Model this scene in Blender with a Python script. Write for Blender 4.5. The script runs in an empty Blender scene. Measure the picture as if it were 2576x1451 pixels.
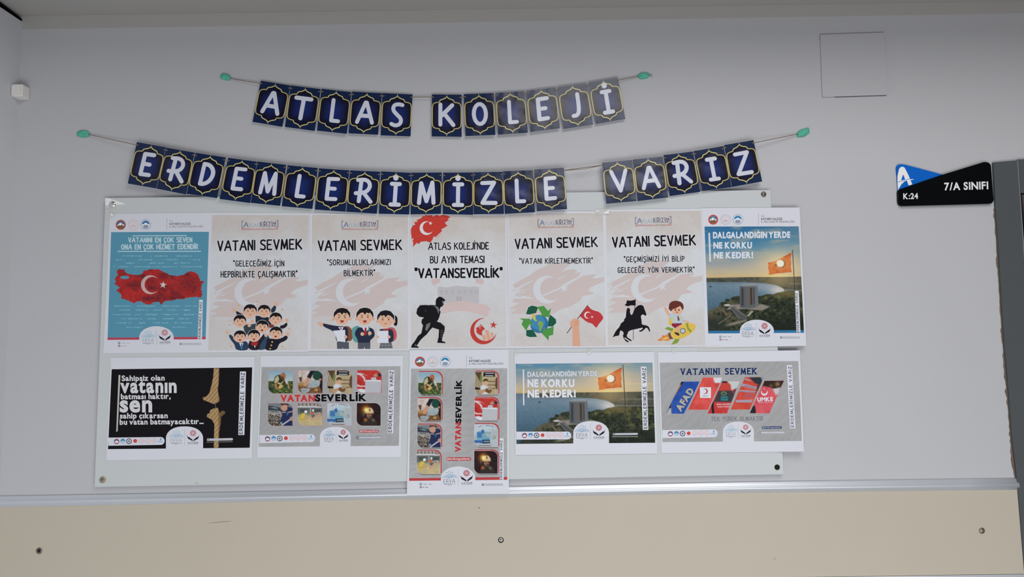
import bpy, math, random
import numpy as np
from mathutils import Vector, Matrix

random.seed(7)
RNG = np.random.RandomState(5)
scene = bpy.context.scene
COL = scene.collection

# ------------------------------------------------------------------ camera
W, H = 2576.0, 1451.0
FPX = 1870.0
CAM = np.array([0.0, -1.57, 1.60])
PITCH, ROLL = math.radians(4.5), math.radians(0.6)
cam_data = bpy.data.cameras.new('camera')
cam_data.sensor_width = 36.0
cam_data.lens = 36.0 * FPX / W
cam_data.clip_start = 0.05
cam_data.clip_end = 60
cam = bpy.data.objects.new('camera', cam_data)
COL.objects.link(cam)
cam.location = CAM
RM = (Matrix.Rotation(math.radians(90) + PITCH, 4, 'X') @ Matrix.Rotation(-ROLL, 4, 'Z'))
cam.rotation_euler = RM.to_euler()
scene.camera = cam
RN = np.array(RM.to_3x3())

# ------------------------------------------------------------------ light and exposure
scene.view_settings.view_transform = 'Standard'
scene.view_settings.look = 'None'
scene.view_settings.gamma = 1.0
scene.view_settings.use_curve_mapping = False
scene.view_settings.exposure = 0.0
world = bpy.data.worlds.new('corridor_ambience')
scene.world = world
world.use_nodes = True
bg = world.node_tree.nodes['Background']
bg.inputs[0].default_value = (0.93, 0.96, 1.0, 1)
bg.inputs[1].default_value = .09

def area(name, loc, target, sx, sy, power, color=(1, 1, 1)):
    d = bpy.data.lights.new(name, 'AREA')
    d.shape = 'RECTANGLE'
    d.size, d.size_y = sx, sy
    d.energy = power
    d.color = color
    o = bpy.data.objects.new(name, d)
    COL.objects.link(o)
    o.location = loc
    o.rotation_euler = (Vector(target) - Vector(loc)).to_track_quat('-Z', 'Y').to_euler()
    return o

area('ceiling_lamp', (0.6, -2.0, 2.95), (0.6, -2.0, 0.0), 1.2, 2.3, 37, (1.0, 0.99, 0.97))
area('added_low_fill', (0.25, -1.8, .62), (0.0, 0, 1.1), 2.4, 1.0, 25, (0.94, 0.97, 1.0))  # added fill light low behind the camera, no real source of the corridor

# ------------------------------------------------------------------ helpers
def px2w(px, py, z=0.0):
    """points of the wall plane (lifted z metres towards the room) seen at photo pixels"""
    px = np.atleast_1d(np.asarray(px, float)); py = np.atleast_1d(np.asarray(py, float))
    z = np.broadcast_to(np.asarray(z, float), px.shape)
    d = np.stack([(px - W / 2) / FPX, -(py - H / 2) / FPX, -np.ones_like(px)], -1) @ RN.T
    t = (-z - CAM[1]) / d[:, 1]
    return CAM + d * t[:, None]

def lin(c):
    c = np.asarray(c, float) / 255.0
    return np.where(c <= 0.04045, c / 12.92, ((c + 0.055) / 1.055) ** 2.4)

KI = 1.25
def hexrgb(h):
    return np.array([int(h[i:i + 2], 16) for i in (0, 2, 4)], float)
def ink(c):
    if isinstance(c, str): c = hexrgb(c)
    return np.clip(lin(c) * KI, 0.0, 0.92)

def principled(name, color, rough=0.6, metal=0.0, spec=0.3, noise=0.0, nscale=40, bump=0.0, bscale=200, coat=0.0):
    m = bpy.data.materials.new(name)
    m.use_nodes = True
    nt = m.node_tree
    b = nt.nodes['Principled BSDF']
    b.inputs['Roughness'].default_value = rough
    b.inputs['Metallic'].default_value = metal
    b.inputs['Specular IOR Level'].default_value = spec
    b.inputs['Coat Weight'].default_value = coat
    b.inputs['Coat Roughness'].default_value = 0.1
    col = tuple(ink(color)) + (1,)
    b.inputs['Base Color'].default_value = col
    if noise or bump:
        tc = nt.nodes.new('ShaderNodeTexCoord')
    if noise:
        n = nt.nodes.new('ShaderNodeTexNoise'); n.inputs['Scale'].default_value = nscale
        n.inputs['Detail'].default_value = 4
        r = nt.nodes.new('ShaderNodeMapRange')
        r.inputs['To Min'].default_value = 1 - noise; r.inputs['To Max'].default_value = 1 + noise
        mx = nt.nodes.new('ShaderNodeVectorMath'); mx.operation = 'SCALE'
        mx.inputs[0].default_value = col[:3]
        nt.links.new(tc.outputs['Object'], n.inputs['Vector'])
        nt.links.new(n.outputs['Fac'], r.inputs['Value'])
        nt.links.new(r.outputs[0], mx.inputs['Scale'])
        nt.links.new(mx.outputs[0], b.inputs['Base Color'])
    if bump:
        n = nt.nodes.new('ShaderNodeTexNoise'); n.inputs['Scale'].default_value = bscale
        n.inputs['Detail'].default_value = 3
        bp = nt.nodes.new('ShaderNodeBump'); bp.inputs['Strength'].default_value = bump
        bp.inputs['Distance'].default_value = 0.001
        nt.links.new(tc.outputs['Object'], n.inputs['Vector'])
        nt.links.new(n.outputs['Fac'], bp.inputs['Height'])
        nt.links.new(bp.outputs[0], b.inputs['Normal'])
    return m

def ink_material(name, rough, spec, grain=0.05, coat=0.0, coat_rough=0.2):
    m = bpy.data.materials.new(name)
    m.use_nodes = True
    nt = m.node_tree
    b = nt.nodes['Principled BSDF']
    b.inputs['Roughness'].default_value = rough
    b.inputs['Specular IOR Level'].default_value = spec
    b.inputs['Coat Weight'].default_value = coat
    b.inputs['Coat Roughness'].default_value = coat_rough
    a = nt.nodes.new('ShaderNodeVertexColor'); a.layer_name = 'ink'
    tc = nt.nodes.new('ShaderNodeTexCoord')
    n = nt.nodes.new('ShaderNodeTexNoise'); n.inputs['Scale'].default_value = 900
    r = nt.nodes.new('ShaderNodeMapRange')
    r.inputs['To Min'].default_value = 1 - grain; r.inputs['To Max'].default_value = 1 + grain
    mx = nt.nodes.new('ShaderNodeVectorMath'); mx.operation = 'SCALE'
    nt.links.new(tc.outputs['Object'], n.inputs['Vector'])
    nt.links.new(n.outputs['Fac'], r.inputs['Value'])
    nt.links.new(a.outputs['Color'], mx.inputs[0])
    nt.links.new(r.outputs[0], mx.inputs['Scale'])
    nt.links.new(mx.outputs[0], b.inputs['Base Color'])
    return m

M_INK = ink_material('printed_ink', 0.6, 0.08)
M_GLOSS = ink_material('laminated_print', 0.5, 0.1, 0.04, 0.7, 0.17)
nt = M_GLOSS.node_tree
_tc = nt.nodes.new('ShaderNodeTexCoord'); _n = nt.nodes.new('ShaderNodeTexNoise'); _n.inputs['Scale'].default_value = 22
_n.inputs['Detail'].default_value = 1.5
_b = nt.nodes.new('ShaderNodeBump'); _b.inputs['Strength'].default_value = .5; _b.inputs['Distance'].default_value = .004
nt.links.new(_tc.outputs['Object'], _n.inputs['Vector']); nt.links.new(_n.outputs['Fac'], _b.inputs['Height'])
nt.links.new(_b.outputs[0], nt.nodes['Principled BSDF'].inputs['Coat Normal'])
M_PAPER = principled('white_paper', 'c9cad3', 0.65, 0, 0.2, 0.01, 60)

def tag(o, label=None, cat=None, group=None, kind=None):
    if label: o['label'] = label
    if cat: o['category'] = cat
    if group: o['group'] = group
    if kind: o['kind'] = kind
    return o

def mesh_obj(name, verts, faces, mat, parent=None, origin=None, colors=None, smooth=False):
    verts = np.asarray(verts, float)
    if origin is None:
        origin = np.asarray(parent['_o']) if parent is not None and '_o' in parent else (verts.min(0) + verts.max(0)) / 2
    me = bpy.data.meshes.new(name)
    me.from_pydata((verts - origin).tolist(), [], faces)
    if colors is not None:
        at = me.color_attributes.new('ink', 'FLOAT_COLOR', 'POINT')
        c = np.ones((len(verts), 4)); c[:, :3] = colors
        at.data.foreach_set('color', c.ravel())
    if smooth:
        me.polygons.foreach_set('use_smooth', [True] * len(me.polygons))
    me.materials.append(mat)
    o = bpy.data.objects.new(name, me)
    COL.objects.link(o)
    if parent is None:
        o.location = origin
        ORIG[o.name] = np.array(origin)
    else:
        o.parent = parent
        po = world_origin(parent)
        o.location = np.asarray(origin) - po
        ORIG[o.name] = np.array(origin)
    return o
ORIG = {}
def world_origin(o): return ORIG[o.name]

def child(name, verts, faces, mat, parent, colors=None, smooth=False):
    return mesh_obj(name, verts, faces, mat, parent, world_origin(parent), colors, smooth)

def extrude_px(poly, z0, z1):
    """prism over a photo-pixel outline, from height z0 to z1 off the wall"""
    poly = np.asarray(poly, float)
    b = px2w(poly[:, 0], poly[:, 1], z1)
    a = b.copy(); a[:, 1] = -z0
    n = len(poly)
    faces = [list(range(n)), list(range(2 * n - 1, n - 1, -1))]
    for i in range(n):
        j = (i + 1) % n
        faces.append([i, i + n, j + n, j])
    return np.vstack([b, a]), faces

def box(x0, x1, y0, y1, z0, z1):
    v = [(x, y, z) for x in (x0, x1) for y in (y0, y1) for z in (z0, z1)]
    f = [(0, 1, 3, 2), (4, 6, 7, 5), (0, 4, 5, 1), (2, 3, 7, 6), (0, 2, 6, 4), (1, 5, 7, 3)]
    return v, f

def round_poly(pts, radii, n=6):
    """rounds the corners of a polygon"""
    out = []
    k = len(pts)
    if np.isscalar(radii): radii = [radii] * k
    for i in range(k):
        p = np.array(pts[i], float); a = np.array(pts[i - 1], float); b = np.array(pts[(i + 1) % k], float)
        r = radii[i]
        if r <= 0: out.append(tuple(p)); continue
        u = (a - p) / np.linalg.norm(a - p); v = (b - p) / np.linalg.norm(b - p)
        r = min(r, np.linalg.norm(a - p) * 0.5, np.linalg.norm(b - p) * 0.5)
        for t in np.linspace(0, 1, n + 1):
            q = (1 - t) ** 2 * (p + u * r) + 2 * t * (1 - t) * (p + (u + v) * r * 0.09) + t ** 2 * (p + v * r)
            out.append(tuple(q))
    return out

def homog(src, dst):
    A = []; bb = []
    for (x, y), (u, v) in zip(src, dst):
        A.append([x, y, 1, 0, 0, 0, -u * x, -u * y]); bb.append(u)
        A.append([0, 0, 0, x, y, 1, -v * x, -v * y]); bb.append(v)
    h = np.linalg.solve(np.array(A, float), np.array(bb, float))
    Hm = np.append(h, 1).reshape(3, 3)
    def f(p):
        p = np.asarray(p, float)
        q = np.c_[p, np.ones(len(p))] @ Hm.T
        return q[:, :2] / q[:, 2:]
    return f

def similar(s0, s1, d0, d1):
    a = complex(*s0); b = complex(*s1); c = complex(*d0); d = complex(*d1)
    k = (d - c) / (b - a)
    def f(p):
        p = np.asarray(p, float)
        z = (p[:, 0] + 1j * p[:, 1] - a) * k + c
        return np.stack([z.real, z.imag], -1)
    f.k = abs(k)
    return f

# ------------------------------------------------------------------ letters
def chaikin(p, n=2):
    p = [np.array(q, float) for q in p]
    for _ in range(n):
        q = [p[0]]
        for a, b in zip(p[:-1], p[1:]):
            q += [a * .75 + b * .25, a * .25 + b * .75]
        q.append(p[-1]); p = q
    return p

def ell(cx, cy, rx, ry, n=18):
    return [(cx + rx * math.cos(t), cy + ry * math.sin(t)) for t in np.linspace(0, 2 * math.pi, n + 1)]

# (width, [sharp polylines], [curved polylines]); cap height 1, y up
GL = {
 'A': (.70, [[(0, 0), (.36, 1), (.42, 1), (.70, 0)], [(.14, .34), (.6, .34)]], []),
 'B': (.46, [[(0, 0), (0, 1)]], [[(0, 1), (.36, 1), (.44, .78), (.34, .56), (.08, .54)], [(.08, .54), (.4, .52), (.52, .28), (.36, 0), (0, 0)]]),
 'C': (.50, [], [[(.5, .86), (.34, 1.02), (.06, .9), (0, .5), (.05, .1), (.32, -.03), (.52, .12)]]),
 'D': (.50, [[(0, 0), (0, 1)]], [[(0, 1), (.3, .99), (.5, .74), (.52, .42), (.4, .08), (.2, 0), (0, 0)]]),
 'E': (.44, [[(.42, 1), (0, 1), (0, 0), (.44, 0)], [(0, .52), (.35, .52)]], []),
 'F': (.42, [[(.42, 1), (0, 1), (0, 0)], [(0, .52), (.35, .52)]], []),
 'G': (.52, [[(.5, .1), (.52, .42), (.3, .42)]], [[(.5, .86), (.34, 1.02), (.06, .9), (0, .5), (.05, .1), (.3, -.03), (.5, .1)]]),
 'H': (.50, [[(0, 0), (0, 1)], [(.5, 0), (.5, 1)], [(0, .5), (.5, .5)]], []),
 'I': (.02, [[(0, 0), (0, 1)]], []),
 'J': (.34, [], [[(.34, 1), (.34, .5), (.33, .08), (.16, 0), (0, .02)]]),
 'K': (.56, [[(0, 0), (0, 1)], [(.5, .97), (.05, .45)], [(.14, .54), (.56, 0)]], []),
 'L': (.36, [[(0, 1), (0, 0), (.36, 0)]], []),
 'M': (.64, [[(0, 0), (.07, 1), (.33, .12), (.58, 1), (.64, 0)]], []),
 'N': (.48, [[(0, 0), (0, 1), (.48, 0), (.48, 1)]], []),
 'O': (.56, [ell(.28, .5, .28, .5)], []),
 'P': (.44, [[(0, 0), (0, 1)]], [[(0, 1), (.38, 1), (.46, .74), (.36, .47), (0, .46)]]),
 'R': (.50, [[(0, 0), (0, 1)], [(.2, .46), (.5, 0)]], [[(0, 1), (.4, 1), (.48, .74), (.36, .47), (0, .46)]]),
 'S': (.46, [], [[(.46, .92), (.3, 1.02), (.02, .95), (.02, .66), (.22, .53), (.46, .4), (.48, .06), (.22, -.03), (0, .06)]]),
 'T': (.56, [[(0, .98), (.56, .98)], [(.28, .98), (.27, 0)]], []),
 'U': (.48, [], [[(0, 1), (0, .5), (.01, .05), (.24, -.04), (.47, .05), (.48, .5), (.48, 1)]]),
 'V': (.54, [[(0, 1), (.28, 0), (.54, 1)]], []),
 'W': (.8, [[(0, 1), (.2, 0), (.4, .9), (.6, 0), (.8, 1)]], []),
 '.': (.02, [[(0, .03), (0, .02)]], []),
 'Y': (.52, [[(0, 1), (.27, .5), (.52, 1)], [(.27, .5), (.25, 0)]], []),
 'Z': (.52, [[(.02, .97), (.5, .99), (0, 0), (.52, 0)]], []),
 "'": (.02, [[(0, 1.05), (0, .8)]], []),
 '"': (.16, [[(0, 1.08), (.02, .86)], [(.16, 1.08), (.15, .86)]], []),
 '!': (.02, [[(0, 1), (0, .32)], [(0, .03), (0, .02)]], []),
 ' ': (.26, [], []),
}
def _add(base, extra):
    w, a, b = GL[base]
    return (w, a + extra(w), b)
GL['İ'] = _add('I', lambda w: [[(w / 2, 1.25), (w / 2, 1.27)]])
GL['Ç'] = _add('C', lambda w: [[(.28, -.02), (.3, -.2), (.2, -.26)]])
GL['Ş'] = _add('S', lambda w: [[(.24, -.02), (.26, -.2), (.16, -.26)]])
GL['Ğ'] = _add('G', lambda w: [[(.12, 1.3), (.2, 1.19), (.34, 1.19), (.42, 1.3)]])
GL['Ö'] = _add('O', lambda w: [[(.16, 1.24), (.17, 1.24)], [(.39, 1.24), (.4, 1.24)]])
GL['Ü'] = _add('U', lambda w: [[(.12, 1.24), (.13, 1.24)], [(.35, 1.24), (.36, 1.24)]])

_bf = {}
def bglyph(ch, off):
    """outline glyph of Blender's own font as (verts, faces, advance); cap height about .68"""
    k = (ch, off)
    if k in _bf: return _bf[k]
    if ch == ' ':
        _bf[k] = (np.zeros((0, 2)), [], .28); return _bf[k]
    base = {'İ': 'I', 'Ğ': 'G', 'Ş': 'S', 'ş': 's', 'ğ': 'g', 'Ç': 'C', 'ç': 'c', 'Ü': 'U', 'ü': 'u', 'Ö': 'O', '…': '.'}.get(ch, ch)
    c = bpy.data.curves.new('glyph', 'FONT'); c.body = base; c.offset = off; c.resolution_u = 4
    o = bpy.data.objects.new('glyph', c); COL.objects.link(o)
    m = o.evaluated_get(bpy.context.evaluated_depsgraph_get()).to_mesh()
    v = np.array([(q.co.x, q.co.y) for q in m.vertices]); f = [list(p.vertices) for p in m.polygons]
    o.evaluated_get(bpy.context.evaluated_depsgraph_get()).to_mesh_clear()
    bpy.data.objects.remove(o); bpy.data.curves.remove(c)
    cx = (v[:, 0].min() + v[:, 0].max()) / 2; adv = v[:, 0].max() + .055
    def addrect(x0, y0, x1, y1):
        nonlocal v, f
        n = len(v); v = np.vstack([v, [(x0, y0), (x1, y0), (x1, y1), (x0, y1)]]); f = f + [[n, n + 1, n + 2, n + 3]]
    t = .05 + off
    if ch == 'İ': addrect(cx - t - .01, .76, cx + t + .01, .76 + 2 * t)
    if ch in 'Ğğ':
        y = .78 if ch == 'Ğ' else .56
        addrect(cx - .14, y + .07, cx - .08, y + .14); addrect(cx - .1, y, cx + .1, y + .07); addrect(cx + .08, y + .07, cx + .14, y + .14)
    if ch in 'Şş' : addrect(cx - .02, -.16, cx + .06, -.03); addrect(cx - .1, -.2, cx + .02, -.14)
    if ch in 'Çç' : addrect(cx - .02, -.16, cx + .06, -.03); addrect(cx - .1, -.2, cx + .02, -.14)
    if ch in 'ÜüÖ':
        y = .76 if ch != 'ü' else .55
        addrect(cx - .15, y, cx - .05, y + .1); addrect(cx + .05, y, cx + .15, y + .1)
    if ch == '…':
        v0, f0 = v.copy(), list(f); 
        for s in (.2, .4):
            n = len(v); v = np.vstack([v, v0 + [s, 0]]); f = f + [[i + n for i in q] for q in f0]
        adv += .4
    _bf[k] = (v, f, adv)
    return _bf[k]

# ------------------------------------------------------------------ printing on sheets
DZ = 3.0e-5
class Sheet:
    """a sheet of paper or card on the wall; everything printed on it is written in crop pixels"""
    def __init__(s, name, corners, view, z, label, cat, group=None, mat=None, thick=.00025, bend=None, gloss=False, rgb=None):
        s.view = view; s.z = z + thick; s.bend = bend; s.pm = M_GLOSS if gloss else M_INK
        s.pre = None; s.boxes = []; s.reset()
        f = homog([(0, 0), (1, 0), (1, 1), (0, 1)], corners)
        n = 10
        g = np.array([(i / n, j / n) for j in range(n + 1) for i in range(n + 1)])
        q = s.topx(f(g))
        top = s.lift(q, z + thick); bot = top.copy(); bot[:, 1] += thick
        faces = [[j * (n + 1) + i, j * (n + 1) + i + 1, (j + 1) * (n + 1) + i + 1, (j + 1) * (n + 1) + i] for j in range(n) for i in range(n)]
        m = len(g)
        ring = [i for i in range(n + 1)] + [j * (n + 1) + n for j in range(1, n + 1)] + [n * (n + 1) + i for i in range(n - 1, -1, -1)] + [j * (n + 1) for j in range(n - 1, 0, -1)]
        for a, b in zip(ring, ring[1:] + ring[:1]): faces.append([a, a + m, b + m, b])
        faces += [[a + m for a in fc[::-1]] for fc in faces[:n * n]]
        s.obj = mesh_obj(name, np.vstack([top, bot]), faces, mat or M_PAPER)
        tag(s.obj, label, cat, group)
        s.cur = s.obj
    def level(s, q):
        """height for a new piece: just above whatever is already printed there"""
        x0, y0 = q.min(0); x1, y1 = q.max(0)
        z = s.z
        if s.boxes:
            B = np.array(s.boxes)
            m = (B[:, 0] < x1) & (B[:, 2] > x0) & (B[:, 1] < y1) & (B[:, 3] > y0)
            if m.any(): z = max(z, B[m, 4].max())
        return z + DZ
    def reset(s): s.V = []; s.F = []; s.C = []; s.n = 0
    def topx(s, p):
        p = np.asarray(p, float)
        if s.pre: p = s.pre(p)
        ox, oy, sc = s.view
        return p / sc + [ox, oy]
    def lift(s, q, z):
        zz = np.full(len(q), z)
        if s.bend: zz = zz + s.bend(q[:, 0], q[:, 1])
        return px2w(q[:, 0], q[:, 1], zz)
    def add(s, pts, faces, color, z=None):
        q = s.topx(pts)
        if z is None: z = s.level(q)
        x0, y0 = q.min(0); x1, y1 = q.max(0); s.boxes.append((x0, y0, x1, y1, z))
        v = s.lift(q, z)
        c = ink(color) if not (isinstance(color, np.ndarray) and color.ndim == 2) else color
        s.V.append(v); s.C.append(np.broadcast_to(c, (len(v), 3)))
        s.F += [[i + s.n for i in f] for f in faces]
        s.n += len(v)
    def poly(s, pts, color):
        s.add(pts, [list(range(len(pts)))], color)
    def rect(s, x0, y0, x1, y1, color, r=0):
        p = [(x0, y0), (x1, y0), (x1, y1), (x0, y1)]
        s.poly(round_poly(p, r) if r else p, color)
    def disc(s, cx, cy, r, color, ry=None, n=24):
        s.poly(ell(cx, cy, r, ry or r, n)[:-1], color)
    def ring(s, cx, cy, r0, r1, color, a0=0, a1=360, n=28, k=1.0):
        t = np.radians(np.linspace(a0, a1, n + 1))
        o = np.stack([cx + r1 * np.cos(t), cy + r1 * k * np.sin(t)], -1); i = np.stack([cx + r0 * np.cos(t), cy + r0 * k * np.sin(t)], -1)
        s.add(np.vstack([o, i]), [[a, a + 1, a + n + 2, a + n + 1] for a in range(n)], color)
    def crescent(s, cx, cy, r, ang, color, inner=.8, off=.25):
        """open towards direction ang (degrees, y down)"""
        a = math.radians(ang); ix, iy, ir = cx + off * r * math.cos(a), cy + off * r * math.sin(a), inner * r
        # intersection half-angle on the outer circle
        d = off * r; c = (r * r + d * d - ir * ir) / (2 * r * d); c = max(-1, min(1, c)); h = math.acos(c)
        c2 = (ir * ir + d * d - r * r) / (2 * ir * d); c2 = max(-1, min(1, c2)); h2 = math.pi - math.acos(c2)
        t = np.linspace(a + h, a + 2 * math.pi - h, 33); u = np.linspace(a + h2, a + 2 * math.pi - h2, 33)
        o = np.stack([cx + r * np.cos(t), cy + r * np.sin(t)], -1); i = np.stack([ix + ir * np.cos(u), iy + ir * np.sin(u)], -1)
        s.add(np.vstack([o, i]), [[k, k + 1, k + 34, k + 33] for k in range(32)], color)
    def star(s, cx, cy, r, color, rot=-90, n=5, inner=.39):
        p = []
        for k in range(2 * n):
            a = math.radians(rot + k * 180 / n); q = r if k % 2 == 0 else r * inner
            p.append((cx + q * math.cos(a), cy + q * math.sin(a)))
        s.poly(p, color)
    def ribbon(s, P, w, color, z=None):
        """one smooth round-ended stroke as a single connected piece"""
        r = w / 2; n = len(P)
        if n == 1: s.add([(P[0][0] + r * math.cos(t), P[0][1] + r * math.sin(t)) for t in np.linspace(0, 2 * math.pi, 13)[:-1]], [list(range(12))], color, z); return
        if n > 3 and np.linalg.norm(P[0] - P[-1]) < 1e-6:          # a closed loop
            P = P[:-1]; n -= 1; V = []
            for i in range(n):
                t = P[(i + 1) % n] - P[i - 1]; t = t / np.linalg.norm(t); nn = np.array([-t[1], t[0]])
                d = P[(i + 1) % n] - P[i]; k = 1 / max(.75, abs(np.dot(t, d / np.linalg.norm(d))))
                V += [P[i] + nn * r * k, P[i] - nn * r * k]
            s.add(np.array(V), [[2 * i, (2 * i + 2) % (2 * n), (2 * i + 3) % (2 * n), 2 * i + 1] for i in range(n)], color, z)
            return
        T = [P[min(i + 1, n - 1)] - P[max(i - 1, 0)] for i in range(n)]
        T = [t / (np.linalg.norm(t) + 1e-12) for t in T]
        N = [np.array([-t[1], t[0]]) for t in T]
        V = []
        for i in range(n):
            k = 1.0
            if 0 < i < n - 1:
                d = P[i + 1] - P[i]; d = d / (np.linalg.norm(d) + 1e-12); k = 1 / max(.75, abs(np.dot(T[i], d)))
            V += [P[i] + N[i] * r * k, P[i] - N[i] * r * k]
        F = [[2 * i, 2 * i + 2, 2 * i + 3, 2 * i + 1] for i in range(n - 1)]
        for e, sg in ((0, -1), (n - 1, 1)):
            b = len(V); arc = []
            for a in np.linspace(0, math.pi, 8)[1:-1]:
                V.append(P[e] + N[e] * r * math.cos(a) + T[e] * sg * r * math.sin(a)); arc.append(len(V) - 1)
            F.append([2 * e] + arc + [2 * e + 1])
        s.add(np.array(V), F, color, z)
    def stroke(s, pts, w, color, zz=None):
        """round-ended line, split at its sharp corners; returns the number of pieces"""
        pts = [np.array(p, float) for p in pts]
        q = [pts[0]]
        for p in pts[1:]:
            if np.linalg.norm(p - q[-1]) > 1e-6: q.append(p)
        closed = len(q) > 3 and np.linalg.norm(q[0] - q[-1]) < 1e-6
        runs = [[q[0]]]
        for i in range(1, len(q)):
            runs[-1].append(q[i])
            if i < len(q) - 1:
                a = q[i] - q[i - 1]; b = q[i + 1] - q[i]
                c = np.dot(a, b) / (np.linalg.norm(a) * np.linalg.norm(b))
                if c < .80: runs.append([q[i]])
        for k, r in enumerate(runs):
            s.ribbon(r, w, color, None if zz is None else zz + k * 2e-5)
        return len(runs)
    def line(s, x0, y0, x1, y1, w, color):
        d = np.array([x1 - x0, y1 - y0], float); L = np.linalg.norm(d); nn = np.array([-d[1], d[0]]) / L * w / 2
        a = np.array([x0, y0]); b = np.array([x1, y1])
        s.poly(np.array([a + nn, b + nn, b - nn, a - nn]), color)
    def text(s, body, x0, y0, x1, y1, cap, color, font='S', w=.16, off=.02, gap=.24, serif=0, halo=None, hw=.14, jit=0):
        """lettering fitted between two baseline points"""
        b0 = np.array([x0, y0], float); d = np.array([x1, y1], float) - b0; L = np.linalg.norm(d); u = d / L; up = np.array([u[1], -u[0]])
        if font == 'S':
            tot = 0; pos = []
            for ch in body:
                pos.append(tot); tot += GL[ch][0] + gap
            tot = tot - gap
            sx = L / (tot * cap)
            if halo:
                s._letters(body, pos, b0, u, up, cap, sx, halo, w + hw, serif)
            s._letters(body, pos, b0, u, up, cap, sx, color, w, serif, jit)
        else:
            gl = [bglyph(ch, off) for ch in body]
            tot = sum(g[2] for g in gl) - .11
            k = cap / .682; sx = L / (tot * k)
            tb = np.array([b0, b0 + d, b0 + up * cap, b0 + d + up * cap, b0 - up * cap * .3])
            for pas in ((1, halo), (0, color)):
                if pas[1] is None: continue
                gg = [bglyph(ch, off + .035 * pas[0]) for ch in body]
                z = s.level(s.topx(tb)); x = -.055
                for i, (g, g0) in enumerate(zip(gg, gl)):
                    if len(g[0]):
                        p = b0 + np.outer((g[0][:, 0] + x) * k * sx, u) + np.outer(g[0][:, 1] * k, up)
                        s.add(p, g[1], pas[1], z + 1.5e-5 * (i % 2))
                    x += g0[2]
    def _letters(s, body, pos, b0, u, up, cap, sx, color, w, serif, jit=0):
        L = (pos[-1] + .6) * cap * sx
        z0 = s.level(s.topx(np.array([b0, b0 + u * L, b0 + up * cap, b0 + u * L + up * cap, b0 - up * cap * .25])))
        for i, (ch, x) in enumerate(zip(body, pos)):
            wd, sharp, curved = GL[ch]
            z = z0 + 1.0e-5 * (i % 2)
            for pl in sharp + [chaikin(c) for c in curved]:
                pts = [b0 + u * (x + q[0]) * cap * sx + up * q[1] * cap for q in pl]
                z += 2e-5 * s.stroke(pts, w * cap * (.9 + .2 * random.random() if jit else 1), color, z)
                if serif:
                    for e, nb in ((pl[0], pl[1]), (pl[-1], pl[-2])):
                        if min(abs(e[1]), abs(e[1] - 1)) < .06:
                            c = b0 + u * (x + e[0]) * cap * sx + up * (e[1] + (w * .2 if e[1] > .5 else -w * .2)) * cap
                            s.stroke([c - u * serif * cap, c + u * serif * cap], w * cap * .45, color, z); z += 2e-5
    def dashes(s, x0, y0, x1, y1, h, color, seed=1):
        """print too small to read in the photograph"""
        r = np.random.RandomState(seed); L = math.hypot(x1 - x0, y1 - y0); t = 0
        while t < L:
            w = h * (.35 + .5 * r.rand())
            if r.rand() > .12:
                a, b = t / L, min(1, (t + w) / L); k = h * (.7 + .3 * r.rand())
                s.poly([(x0 + (x1 - x0) * a, y0 + (y1 - y0) * a - k), (x0 + (x1 - x0) * b, y0 + (y1 - y0) * b - k), (x0 + (x1 - x0) * b, y0 + (y1 - y0) * b), (x0 + (x1 - x0) * a, y0 + (y1 - y0) * a)], color)
            t += w + h * .22
    def part(s, name, label=None, parent=None):
        if not s.n: return None
        o = child(name, np.vstack(s.V), s.F, s.pm, parent or s.obj, np.vstack(s.C))
        if label: o['label'] = label
        s.reset()
        return o
    def raster(s, R):
        """a painted picture: one vertex per dot"""
        X, Y = R.X, R.Y
        ny, nx = X.shape
        P = np.stack([R.PX.ravel(), R.PY.ravel()], -1)
        idx = np.arange(nx * ny).reshape(ny, nx)
        q = np.stack([idx[:-1, :-1], idx[:-1, 1:], idx[1:, 1:], idx[1:, :-1]], -1).reshape(-1, 4)
        if R.mask is not None:
            mk = R.mask.ravel()
            q = q[mk[q].all(1)]
        s.add(P, q.tolist(), np.clip(lin(R.A.reshape(-1, 3)) * KI, 0, .92))

def vnoise(X, Y, seed=0):
    r = np.random.RandomState(seed).rand(64, 64)
    xi = np.floor(X).astype(int); yi = np.floor(Y).astype(int); fx = X - xi; fy = Y - yi
    fx = fx * fx * (3 - 2 * fx); fy = fy * fy * (3 - 2 * fy)
    g = lambda a, b: r[b % 64, a % 64]
    return (g(xi, yi) * (1 - fx) + g(xi + 1, yi) * fx) * (1 - fy) + (g(xi, yi + 1) * (1 - fx) + g(xi + 1, yi + 1) * fx) * fy
def fbm(X, Y, seed=0, o=4):
    t = 0; a = .5
    for k in range(o):
        t = t + a * vnoise(X * 2 ** k + 7 * k, Y * 2 ** k + 3 * k, seed + k); a *= .5
    return t / (1 - .5 ** o)

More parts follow.
